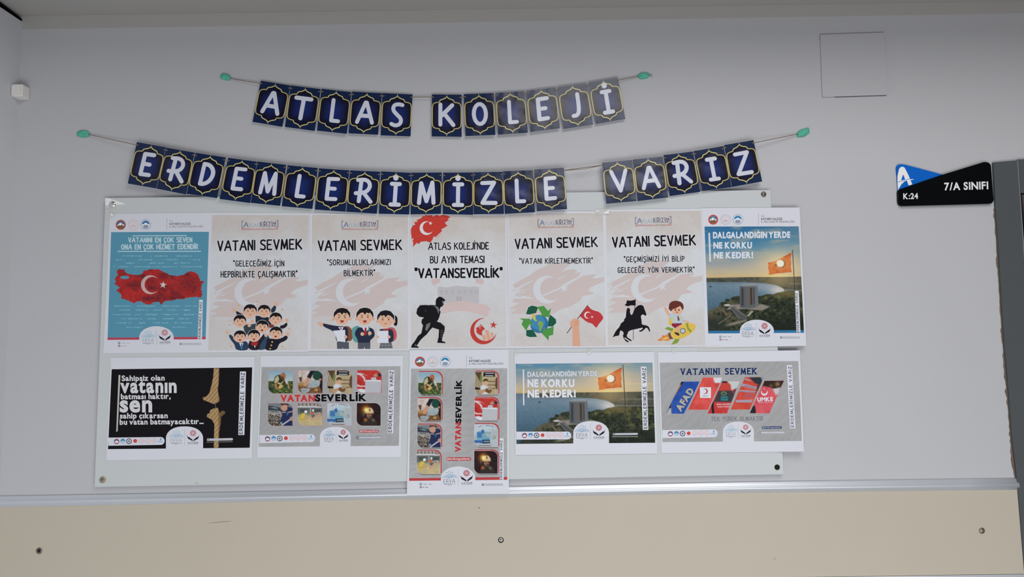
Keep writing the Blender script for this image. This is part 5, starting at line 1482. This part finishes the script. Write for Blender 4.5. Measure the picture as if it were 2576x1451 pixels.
def t_mechanic(R):
    X, Y = R.X, R.Y
    R.A = R.vgrad([(0, '6c7478'), (.35, '7c8084'), (.5, '8c8880'), (1, '403630')])
    R.put(np.clip((fbm(X / .05, Y / .05, 15, 3) - .45) * 5, 0, .9) * (Y > .35) * (X < .6), '3c302c'); R.put(np.clip((fbm(X / .04, Y / .045, 19, 3) - .56) * 6, 0, .8) * (Y > .35) * (X < .6), 'c4c0b8')
    R.poly([(0, .1), (.2, .12), (.5, .2), (.52, .34), (.3, .32), (0, .3)], '30383f', 2); R.poly([(.05, .18), (.28, .15), (.44, .26), (.3, .26)], '7c8a94', 2, .8)
    R.poly([(.5, .3), (.62, .2), (.85, .12), (1, .2), (1, 1), (.55, 1), (.5, .8), (.58, .5)], '222c50', 2); R.poly([(.74, .4), (.82, .38), (.82, .5), (.76, .56)], '3c5c84', 2)
    R.ell(.66, .18, .14, .17, 'b88c74', 2); R.poly([(.5, .0), (.84, 0), (.84, .1), (.7, .06), (.54, .1)], '4c342c', 2); R.line(.56, .4, .7, .4, .05, '9c8474'); R.line(.82, .4, 1, .36, .05, '9c8c84')
    R.line(.56, .98, .96, .68, .06, 'b0b0b4'); R.poly([(.88, .64), (1, .56), (1, .8), (.9, .74)], 'b08878', 2); R.ell(.55, .88, .04, .05, '7c94a8', 2)
def t_builders(R):
    X, Y = R.X, R.Y
    R.A = R.vgrad([(0, '8c8684'), (.12, '9c9894'), (.13, 'c0c0c2'), (.18, 'b8b8ba'), (.2, '5c6062'), (.47, '64665f'), (.5, '8c8874'), (.62, 'b0a078'), (1, 'b4a47c')])
    R.grain(.06, 14, 4, Y > .5); R.put((np.sin(X * 40) > .6) * (Y < .12) * .7, '4c3c3c')
    for x in (.25, .8): R.poly([(x - .16, .26), (x + .14, .26), (x + .14, .4), (x - .16, .4)], '3c4444', 2, .8)
    R.line(.52, .18, .52, .46, .03, 'a8aaac')
    R.poly([(.12, .66), (.14, .5), (.22, .44), (.32, .46), (.28, .62), (.24, .68)], 'c8b044', 2); R.ell(.33, .38, .062, .065, 'd8dade', 2); R.line(.28, .62, .44, .7, .035, 'b08c68'); R.poly([(.06, .78), (.12, .68), (.3, .68), (.38, .72), (.2, .8)], 'b49c50', 2)
    R.poly([(.54, .5), (.58, .38), (.66, .38), (.68, .48), (.6, .52)], 'c05c3c', 2); R.ell(.63, .32, .042, .05, 'd8dade', 2); R.poly([(.55, .55), (.66, .5), (.72, .56), (.6, .66)], '505c6c', 2)
    R.line(.57, .74, .93, .46, .075, 'c08c7c'); R.line(.68, .46, .9, .42, .03, 'a8b0b8'); R.glow(.86, .66, .1, 'a09c84', .6); R.ell(.48, .74, .03, .02, 'd4c8b8', 1)
def t_lab(R):
    X, Y = R.X, R.Y
    R.fill('a0b0b8'); R.grain(.2, 18, 7); R.poly([(0, 0), (.35, 0), (.35, .28), (.15, .34), (0, .4)], 'b4bcc4', 2); R.line(.42, 0, .42, .3, .03, 'b4d0dc'); R.line(.9, 0, .9, .25, .03, 'b4ccd8'); R.line(.44, .12, .9, .15, .02, 'b4ccd8')
    R.line(.5, .04, .85, .1, .02, '8c4454'); R.line(.18, .12, .3, .06, .03, '70808c')
    R.poly([(.1, .34), (.32, .26), (.44, .34), (.7, .34), (.68, .62), (.1, .62)], '7898a4', 2); R.poly([(.12, .34), (.32, .36), (.32, .6), (.12, .58)], '3c70a4', 2); R.ell(.36, .32, .06, .09, '34609c', 2)
    R.poly([(.44, .4), (.6, .38), (.74, .52), (.7, .62), (.56, .56)], '94a8a8', 2)
    R.poly([(.12, .6), (.66, .58), (.66, .66), (.12, .68)], '5c98b4', 2); R.poly([(0, .7), (.36, .7), (.36, .84), (0, .84)], '34609c', 2); R.poly([(.34, .68), (.66, .67), (.68, .84), (.36, .86)], '28384c', 2); R.line(.42, .76, .62, .76, .05, '7c98a4')
    R.ell(.84, .4, .14, .19, 'a4aaae', 2); R.poly([(.72, .52), (.88, .5), (.94, .62), (.84, .72), (.74, .64)], '8c9094', 2); R.line(.74, .54, .82, .6, .03, 'c4c4bc'); R.poly([(.66, .72), (.84, .66), (.98, .6), (1, 1), (.84, 1), (.7, .84)], 'a8b0b8', 2)
    R.poly([(0, .86), (.8, .86), (.84, 1), (.1, 1)], 'a8aaae', 2); R.line(.2, .95, .7, .95, .03, '5c5454')
def t_miner(R):
    X, Y = R.X, R.Y
    R.fill('281a1c'); R.grain(.2, 10, 9); R.glow(.36, .26, .2, '7c3c18', .8); R.ell(.86, .38, .12, .1, '181414', 3); R.line(.76, .34, .94, .4, .02, '5c5450', .7)
    R.poly([(.22, 1), (.26, .78), (.36, .7), (.46, .66), (.64, .66), (.8, .76), (.88, .84), (.84, 1)], '302826', 3); R.glow(.37, .74, .07, 'c07030', .9); R.poly([(.6, .7), (.72, .66), (.78, .8), (.66, .84)], '6c6c60', 3, .6)
    R.ell(.53, .52, .11, .15, '8c6a54', 3); R.ell(.5, .5, .03, .02, '2c1c18', 2); R.ell(.6, .5, .03, .02, '2c1c18', 2); R.poly([(.5, .58), (.62, .56), (.6, .66), (.52, .66)], '4c3c34', 3); R.ell(.28, .5, .03, .08, '50605c', 3, .7)
    R.poly([(.34, .42), (.4, .26), (.52, .2), (.62, .22), (.7, .34), (.7, .44), (.5, .42)], 'c8ae90', 2); R.line(.36, .43, .7, .45, .03, 'b08c6c')
    R.glow(.4, .3, .13, 'f0c860', .95); R.glow(.4, .3, .06, 'f8ecb0', 1); R.ell(.54, .3, .035, .06, '7c5c44', 2)
TILES = dict(farmer=(t_farmer, 'farmer bending over green plants'), litter=(t_litter, 'hand gathering litter into a grey bag'), reader=(t_reader, 'child reading among book shelves'),
    ballot=(t_ballot, 'hand dropping an envelope into a white box before a flag'), mechanic=(t_mechanic, 'mechanic leaning over an engine'), builders=(t_builders, 'builders in helmets on sand'),
    lab=(t_lab, 'laboratory workers beside blue apparatus'), miner=(t_miner, 'miner with a glowing helmet lamp'))
def tile(s, key, quad, edge, frame_=None, shadow=None):
    q = np.array(quad, float)
    hm = homog([(0, 0), (1, 0), (1, 1), (0, 1)], q)
    rp = lambda g, o=(0, 0): hm(np.array(round_poly([(-g, -g), (1 + g, -g), (1 + g, 1 + g), (-g, 1 + g)], [0, .28 + g, 0, .28 + g], 8)) + o)
    if frame_: s.poly(rp(.02, (.045, -.045)), frame_)
    if shadow: s.poly(rp(0, (.01, .05)), shadow)
    s.poly(rp(.02), edge)
    R = Raster(0, 0, 1, 1, 84, 84, quad=quad); R.px = 1 / 120
    TILES[key][0](R)
    # the print's rounded corners: pull the dots of the square onto the rounded outline
    U, V = R.U.copy(), R.Vv.copy(); r = .27
    for cu, cv in ((1, 0), (0, 1)):
        x = (1 - U) if cu else U; y = (1 - V) if cv else V
        inq = (x < r) & (y < r)
        m = np.maximum(r - x, r - y); h = np.hypot(r - x, r - y) + 1e-9
        f = np.where(inq, m / h, 1)
        x2 = r - (r - x) * f; y2 = r - (r - y) * f
        U = np.where(inq, (1 - x2) if cu else x2, U); V = np.where(inq, (1 - y2) if cv else y2, V)
    p = hm(np.stack([U.ravel(), V.ravel()], -1)); R.PX = p[:, 0].reshape(U.shape); R.PY = p[:, 1].reshape(U.shape)
    s.raster(R); s.part('work_picture', TILES[key][1])
def silver(s, quad, seed, nx=150, ny=90):
    R = Raster(0, 0, 1, 1, nx, ny, quad=quad)
    n = fbm(R.U * 5, R.Vv * 3, seed); w = np.sin((R.U * 90 + R.Vv * 60 + 26 * n))
    R.A = np.clip(hexrgb('9b9b9d') + (n - .5)[..., None] * 16 + w[..., None] * 2.6, 0, 255)
    s.raster(R); s.part('silver_ground', 'silver grey ground with faint waves')

# ------------------------------------------------------------------ black poster with the fraying rope
V = (250, 880, 4.8375)
s = Sheet('poster', [(140, 92), (1890, 82), (1855, 1320), (82, 1345)], V, .0094,
    'black poster with fraying rope and white words beginning Sahipsiz olan vatanın', 'poster', 'landscape posters of the lower row')
s.poly([(150, 235), (1860, 212), (1830, 1190), (105, 1207)], '141216'); s.part('black_ground')
s.poly([(234, 305), (256, 305), (222, 990), (205, 996)], 'b8b4b0'); s.part('upright_rule')
for t, x0, y0, x1, y1, cap in (('Sahipsiz olan', 276, 376, 795, 370, 62), ('vatanın', 276, 518, 940, 515, 165), ('batması haktır,', 264, 598, 868, 592, 62), ('sen', 260, 750, 642, 750, 192), ('sahip çıkarsan', 254, 832, 832, 828, 62), ('bu vatan batmayacaktır…', 250, 908, 1270, 898, 62)):
    s.text(t, x0, y0, x1, y1, cap, 'c8c8cc', 'B', off=.036); s.part('white_lettering', 'white lettering ' + t)
R = Raster(1250, 220, 1540, 1190, 98, 320, (1250, 1540), (220, 1190))
R.fill('141216'); X, Y = R.X, R.Y
up = [(1393, 222), (1460, 222), (1452, 400), (1440, 480), (1450, 545), (1466, 612), (1440, 640), (1412, 652), (1385, 657), (1330, 634), (1262, 607), (1258, 578), (1300, 566), (1335, 530), (1362, 440), (1385, 330)]
lo = [(1388, 712), (1438, 702), (1456, 740), (1452, 770), (1500, 738), (1533, 752), (1526, 775), (1482, 812), (1476, 900), (1456, 1000), (1450, 1190), (1392, 1190), (1396, 1000), (1400, 905), (1370, 850), (1306, 815), (1312, 782), (1346, 765), (1344, 738)]
tw = np.sin((X * .13 + Y * .11) + 1.5 * fbm(X / 30, Y / 40, 3)); tw2 = np.sin(X * .32 + Y * .03 + 4 * fbm(X / 40, Y / 60, 6))
for pl in (up, lo):
    R.poly(pl, 'a48860', 1); m = (R.sd(pl) < 0).astype(float); cx = 1425
    R.put(m * np.clip(-tw, 0, 1) * .38, '6c5034'); R.put(m * np.clip(tw2 - .3, 0, 1) * .55 * ((Y > 430) & (Y < 860)), '6a4a2a')
    R.put(m * np.clip(tw - .4, 0, 1) * .5, 'c8b084'); R.put(m * np.clip((X - 1440) / 40, 0, .6), '4c3420')
R.line(1410, 648, 1414, 706, 9, '5c6050')
sdm = np.minimum(R.sd(up), R.sd(lo)); R.mask = (sdm < 6) | ((abs(X - 1412) < 10) & (Y > 640) & (Y < 712))
s.raster(R); s.part('rope_picture', 'pale twisted rope worn through to one strand')
strip(s, [(1711, 262), (1784, 262), (1764, 1035), (1690, 1035)], ((1742, 1022), (1766, 280)), 40)
s.poly(dome_poly(810, 1262, 1207, 930, .52), WHITE); s.part('white_dome')
logos(s, (938, 1005), (1140, 1012), 1)
logo_row(s, (210, 1112), (740, 1103), 1)
web_pill(s, 1325, 1092, 1612, 1086, 30, '8c8a88'); s.line(1302, 1122, 1622, 1116, 7, '807c78'); s.part('small_print_line')

# ------------------------------------------------------------------ wide grey poster with eight work pictures
V = (640, 880, 4.836)
s = Sheet('poster', [(75, 70), (1808, 68), (1783, 1305), (33, 1312)], V, .0096,
    'wide grey poster VATANSEVERLİK with eight small work pictures in two rows', 'poster', 'landscape posters of the lower row')
silver(s, [(88, 208), (1777, 198), (1757, 1165), (52, 1178)], 3)
for k, q in (('farmer', (172, 252, 470, 528)), ('litter', (534, 252, 830, 526)), ('reader', (893, 250, 1190, 526)), ('ballot', (1252, 248, 1548, 522)),
             ('mechanic', (168, 650, 466, 922)), ('builders', (528, 650, 826, 918)), ('lab', (886, 648, 1186, 920)), ('miner', (1246, 646, 1538, 922))):
    x0, y0, x1, y1 = q; tile(s, k, [(x0, y0), (x1, y0), (x1 - 3, y1), (x0 - 3, y1)], 'b08c90' if k != 'miner' else 'c0b4b4')
s.text('VATAN', 330, 624, 738, 622, 72, 'b8383a', 'B', off=.06, halo='c4a6a8'); s.part('red_lettering', 'red bold lettering VATAN')
s.text('SEVERLİK', 750, 622, 1368, 617, 76, '0c0b10', 'B', off=.06, halo='b8b8bc'); s.part('black_lettering', 'black bold lettering SEVERLİK')
strip(s, [(1634, 248), (1703, 246), (1688, 1012), (1622, 1012)], ((1668, 998), (1688, 262)), 38)
s.poly(dome_poly(797, 1172, 1176, 935, .5), WHITE); s.part('white_dome')
logos(s, (908, 1000), (1080, 1000)); logo_row(s, (160, 1080), (684, 1068))
s.stroke([(1290, 988), (1497, 988)], 34, 'a84048'); s.part('red_hashtag_pill')
s.text('#birlikteguçlüyüz', 1284, 996, 1505, 994, 20, 'd8c4c8', 'B', off=.02); s.part('hashtag_lettering')
web_pill(s, 1256, 1068, 1532, 1064, 30); s.line(1238, 1098, 1545, 1094, 3, 'a8a8ac'); s.part('small_print_line')

# ------------------------------------------------------------------ upright grey poster hanging over the rail
V = (1010, 870, 3.7207)
bend3 = lambda X, Y: .0016 * (Y - 880) / 360
s = Sheet('poster', [(75, 38), (1003, 32), (1005, 1383), (50, 1393)], V, .0098,
    'upright grey poster VATANSEVERLİK with eight work pictures, hanging over the metal rail', 'poster', 'posters of the provincial education office', bend=bend3)
header(s, (173, 147), (409, 145))
R = Raster(0, 0, 1, 1, 110, 150, quad=[(90, 213), (990, 208), (990, 1252), (70, 1262)])
n = fbm(R.U * 3, R.Vv * 4, 8); w = np.sin(R.U * 60 + R.Vv * 90 + 26 * n); R.A = np.clip(hexrgb('9e9ea0') + (n - .5)[..., None] * 18 + w[..., None] * 3, 0, 255)
s.raster(R); s.part('silver_ground', 'silver grey ground with faint waves')
s.poly([(72, 1238), (990, 1226), (990, 1252), (70, 1262)], 'ac3c40'); s.part('red_bar')
for k, q in (('farmer', (157, 248, 373, 458)), ('litter', (153, 493, 370, 700)), ('mechanic', (149, 740, 367, 950)), ('builders', (143, 984, 362, 1196)),
             ('reader', (688, 244, 902, 452)), ('ballot', (685, 488, 902, 695)), ('lab', (683, 734, 902, 944)), ('miner', (681, 982, 900, 1194))):
    x0, y0, x1, y1 = q; tile(s, k, [(x0, y0), (x1, y0), (x1 - 1, y1), (x0 - 1, y1)], 'c0b8bc' if k == 'x' else 'b4b0b4', 'a83c40', '55504f')
s.text('VATAN', 552, 984, 556, 720, 48, 'ae363a', 'B', off=.06, halo='b8a4a6'); s.part('red_lettering', 'red bold lettering VATAN reading upwards')
s.text('SEVERLİK', 556, 714, 562, 314, 48, '0c0b10', 'B', off=.06, halo='b4b4b8'); s.part('black_lettering', 'black bold lettering SEVERLİK reading upwards')
s.stroke([(436, 1058), (636, 1057)], 34, 'a84448'); s.part('red_hashtag_pill')
s.text('#birlikteguçlüyüz', 428, 1066, 640, 1064, 19, 'dcc8cc', 'B', off=.02); s.part('hashtag_lettering')
s.poly([(368, 1268)] + [(530 + 160 * math.cos(a), 1232 + 105 * math.sin(a)) for a in np.linspace(math.pi, 2 * math.pi, 25)] + [(690, 1262)], WHITE); s.part('white_dome')
logos(s, (448, 1190), (609, 1190))
strip(s, [(920, 864), (955, 864), (956, 1255), (918, 1255)], ((942, 1250), (944, 884)), 20)
social(s, 170, 1283, 1.0); web_pill(s, 760, 1298, 942, 1297, 17)

# ------------------------------------------------------------------ wide seaside poster
V = (1270, 870, 5.0025)
s = Sheet('poster', [(118, 92), (1878, 72), (1918, 1355), (130, 1372)], V, .0099,
    'wide poster DALGALANDIĞIN YERDE with orange lit flag over bay and monument', 'poster', 'landscape posters of the lower row')
q = [(135, 225), (1858, 210), (1892, 1218), (145, 1232)]
R = Raster(0, 0, 1, 1, 520, 310, quad=q); R.X, R.Y = R.PX.copy(), R.PY.copy(); R.px = 2.2
s.raster(landscape(R)); s.part('seaside_picture', 'sunset picture of flag, bay and monument')
s.poly([(226, 296), (242, 296), (245, 745), (230, 745)], 'd0d4de'); s.part('upright_rule')
s.text('DALGALANDIĞIN YERDE', 286, 386, 1166, 376, 58, 'c4c8d0', 'B', off=.045, halo='8c959c'); s.part('headline_lettering', 'white lettering DALGALANDIĞIN YERDE')
s.text('NE KORKU', 288, 514, 876, 512, 88, 'd0d2da', 'B', off=.05, halo='9aa0a4'); s.part('headline_lettering', 'white lettering NE KORKU')
s.text('NE KEDER!', 290, 643, 893, 638, 86, 'd4d6dc', 'B', off=.05, halo='8c8c88'); s.part('headline_lettering', 'white lettering NE KEDER!')
strip(s, [(1711, 260), (1781, 260), (1806, 1055), (1736, 1055)], ((1790, 1036), (1770, 278)), 38)
s.poly(dome_poly(861, 1311, 1234, 945, .52), WHITE); s.part('white_dome')
logos(s, (972, 1022), (1183, 1028)); logo_row(s, (247, 1125), (782, 1122))
web_pill(s, 1370, 1110, 1662, 1106, 30, '4c4c54'); s.line(1350, 1142, 1672, 1140, 9, '90908c'); s.part('small_print_line')

# ------------------------------------------------------------------ wide grey poster with five slanted pictures
V = (1640, 870, 5.0025)
curl5 = lambda X, Y: .006 * np.clip((X - 1945) / 75, 0, 1) * np.clip((Y - 1114) / 22, 0, 1)
s = Sheet('poster', [(72, 77), (1862, 55), (1912, 1328), (120, 1348)], V, .0097,
    'wide grey poster VATANINI SEVMEK with five slanted pictures of red and blue rescue jackets', 'poster', 'landscape posters of the lower row', bend=curl5)
silver(s, [(97, 210), (1842, 190), (1887, 1195), (132, 1210)], 6)
s.text('VATANINI SEVMEK', 368, 358, 1312, 350, 68, '1c2c54', 'S', w=.25, gap=.36, serif=.2, halo='acaeb4'); s.part('title_lettering', 'navy slab lettering VATANINI SEVMEK')
s.text('TEK YÜREK OLMAKTIR', 748, 942, 1396, 936, 48, '4a5260', 'S', w=.10, gap=.3, serif=.1); s.part('subtitle_lettering', 'thin lettering TEK YÜREK OLMAKTIR')
def slant(quad, fn, label, n=(90, 120)):
    xs = [p[0] for p in quad]; ys = [p[1] for p in quad]
    c = np.array(quad, float); g = c.mean(0); s.poly([tuple(g + (p - g) * 1.015) for p in c], 'b4b0ae')
    R = Raster(0, 0, 1, 1, n[0], n[1], quad=quad); R.X, R.Y = R.PX.copy(), R.PY.copy(); R.px = 2.8
    fn(R); s.raster(R); s.part('slanted_picture', label)
def j1(R):
    R.fill('2a4c9c'); R.grain(60, 14, 3)
    R.poly([(330, 440), (400, 440), (250, 690), (250, 620)], 'b06c40', 2); R.poly([(370, 440), (410, 440), (370, 490), (350, 480)], '1c1c20', 3)
    R.poly([(180, 860), (240, 740), (246, 860)], 'a8a898', 2); R.poly([(205, 790), (240, 710), (240, 780)], '20242c', 2); R.line(530, 620, 400, 860, 6, 'a8a0a8'); R.line(520, 660, 415, 860, 4, '802838')
slant([(370, 448), (602, 446), (410, 853), (176, 853)], j1, 'blue jacket with grey lettering')
s.text('AFAD', 368, 818, 532, 562, 78, 'a8a49c', 'B', off=.05, halo='4c4848'); s.part('jacket_lettering', 'grey lettering AFAD on blue')
def j2(R):
    R.fill('c84c48'); R.grain(70, 18, 5); R.poly([(770, 395), (890, 395), (870, 465), (790, 465)], 'c8ccd4', 3); R.line(450, 800, 600, 560, 26, 'b03838', .5); R.line(700, 430, 850, 500, 8, 'a83840', .6)
slant([(642, 397), (888, 395), (706, 803), (456, 803)], j2, 'red jacket with white badge')
s.poly([(603, 518), (744, 520), (742, 655), (605, 652)], 'ccd0da'); s.crescent(668, 570, 35, 180, 'b03440', .82, .3); s.text('KIZILAY', 640, 634, 706, 634, 11, '3c3c48', 'S', w=.2); s.part('white_badge', 'white square badge with red crescent')
def j3(R):
    R.fill('b83c3c'); R.grain(60, 18, 6); R.poly([(870, 440), (990, 440), (1000, 560), (850, 580)], 'b84038', 3); R.poly([(940, 440), (1105, 440), (1095, 520), (1000, 560), (990, 490)], 'b8bcbc', 3); R.poly([(880, 440), (950, 445), (940, 465), (885, 462)], '28222a', 2)
    R.poly([(838, 566), (1000, 560), (1060, 640), (1010, 706), (780, 702)], '38383c', 3); R.poly([(1020, 560), (1100, 520), (1050, 630)], '5c3c40', 4); R.line(760, 700, 770, 850, 30, '241c24')
slant([(885, 443), (1104, 441), (945, 850), (700, 850)], j3, 'red and dark grey jacket seen from behind')
s.disc(905, 598, 38, '5c7c54', 26); s.disc(905, 600, 24, '38484c', 14); s.rect(868, 634, 956, 686, '34848c', 6); s.text('IHH', 878, 674, 948, 673, 30, '1c4c54', 'S', w=.24); s.part('jacket_emblem', 'green and teal emblem')
s.text('ARAMA KURTARMA', 812, 742, 985, 740, 15, 'd0b4b4', 'S', w=.22); s.text('SEARCH RESCUE', 828, 772, 975, 770, 14, 'd0b4b4', 'S', w=.22)
s.part('jacket_lettering', 'small pale lettering on red')
def j4(R):
    R.fill('c0483c'); R.grain(60, 16, 8); R.poly([(1220, 393), (1400, 393), (1370, 490), (1300, 470)], '2c3038', 3); R.poly([(1370, 393), (1410, 393), (1390, 440)], '7c9cac', 3); R.poly([(1330, 480), (1380, 480), (1300, 600)], '30343c', 3, .8)
    for l in ([(1175, 405), (1240, 430), (1250, 445), (1165, 425)], [(1140, 470), (1320, 515), (1310, 550), (1125, 505)], [(1110, 552), (1310, 568), (1300, 592), (1100, 575)], [(1050, 680), (1270, 675), (1250, 712), (1060, 710)]): R.poly(l, '9c94a4', 2)
slant([(1172, 393), (1410, 391), (1232, 800), (990, 800)], j4, 'red vest with grey reflective bands')
s.text('JANDARMA', 1150, 508, 1300, 540, 18, '7c5c70', 'S', w=.2); s.text('ARAMA KURTARMA', 1112, 580, 1300, 590, 11, '6c5468', 'S', w=.2); s.text('JAK', 1160, 645, 1265, 642, 38, '905868', 'S', w=.26); s.part('vest_lettering', 'faint lettering on the vest')
def j5(R):
    R.fill('c4505a'); R.grain(60, 14, 10); R.poly([(1415, 437), (1665, 437), (1600, 560), (1480, 520), (1390, 500)], '2c2420', 3); R.glow(1580, 480, 30, 'a07c50', .8); R.glow(1500, 500, 24, '8c6440', .6)
    R.poly([(1400, 500), (1480, 520), (1380, 560), (1330, 640)], 'b84450', 3, .6); R.poly([(1520, 540), (1620, 520), (1590, 600), (1560, 620)], 'b8b8b8', 3); R.poly([(1270, 750), (1300, 760), (1310, 850), (1228, 850)], '26242c', 2)
slant([(1418, 437), (1664, 435), (1478, 848), (1230, 846)], j5, 'pinkish red jacket with white crescent emblem')
s.crescent(1415, 583, 42, -90, 'd8ccd4', .8, .35); s.star(1412, 540, 12, 'd8ccd4'); s.text('UMKE', 1330, 697, 1524, 690, 46, 'd4ccd4', 'B', off=.05); s.text('MEDİKAL KURTARMA', 1338, 718, 1522, 712, 10, 'd0b0b8', 'S', w=.2); s.part('jacket_lettering', 'white lettering UMKE')
strip(s, [(1697, 242), (1762, 240), (1806, 1035), (1738, 1036)], ((1786, 1018), (1752, 260)), 34, '34384a')
s.poly(dome_poly(893, 1283, 1208, 952, .5), WHITE); s.part('white_dome')
logos(s, (995, 1020), (1180, 1023), 1); logo_row(s, (233, 1104), (772, 1095), 1)
s.stroke([(1400, 1028), (1620, 1026)], 32, '2c3a62'); s.part('navy_hashtag_pill')
s.text('#birlikteguçlüyüz', 1396, 1035, 1622, 1033, 17, 'a8b0c4', 'B', off=.02); s.part('hashtag_lettering')
web_pill(s, 1365, 1092, 1658, 1088, 28, '8c8c92'); s.line(1345, 1122, 1668, 1118, 4, 'aaaaae'); s.part('small_print_line')

# ------------------------------------------------------------------ bits of clear tape
M_TAPE = principled('clear_tape', 'd8d8d0', .25, 0, .5)
M_TAPE.node_tree.nodes['Principled BSDF'].inputs['Alpha'].default_value = .22
M_GLINT = principled('painted_tape_glint', 'f4f4f6', .3, 0, .6)  # white for the glints painted onto the tape creases
def tape(poly, label, z=.0122, glint=None, base=None):
    v, f = extrude_px(poly, z - .00008, z)
    o = mesh_obj('tape_piece', v, f, M_TAPE); tag(o, label, 'tape', 'clear tape pieces holding the posters')
    for g in glint or []:
        v, f = extrude_px(g, z, z + .0004)
        child('painted_glint', v, f, M_GLINT, o)
tape([(1497, 527), (1538, 524), (1540, 538), (1499, 541)], 'creased shiny tape between the two posters left of the seaside poster', glint=[[(1498, 527), (1503, 530), (1510, 529), (1504, 533), (1500, 531)], [(1518, 535), (1526, 531), (1534, 526), (1531, 534), (1532, 537), (1520, 537.5)]])
tape([(266, 528), (290, 526), (291, 548), (268, 549)], 'tape with white glint at the top left corner of the map poster', glint=[[(278, 538), (281, 536.5), (285, 540), (283, 543), (279, 543)]])
tape([(1293, 881), (1303, 880), (1305, 893), (1295, 894)], 'tape on the top left corner of the wide seaside poster', glint=[[(1296, 886), (1299, 889), (1302, 888), (1300, 890.5), (1297, 889.5)]])
tape([(1476, 880), (1490, 879), (1491, 890), (1477, 891)], 'tape in the middle of the top edge of the wide seaside poster', glint=[[(1478, 886), (1486, 885), (1483, 889), (1480, 888)]])
tape([(1690, 876), (1701, 876), (1702, 888), (1691, 888)], 'tape on the top edge of the grey poster with slanted pictures', glint=[[(1692, 883.5), (1695.5, 882.5), (1695, 885), (1692.5, 885)]])
tape([(1757, 872), (1815, 870), (1817, 882), (1758, 883)], 'tape across the top edge between the seaside posters')
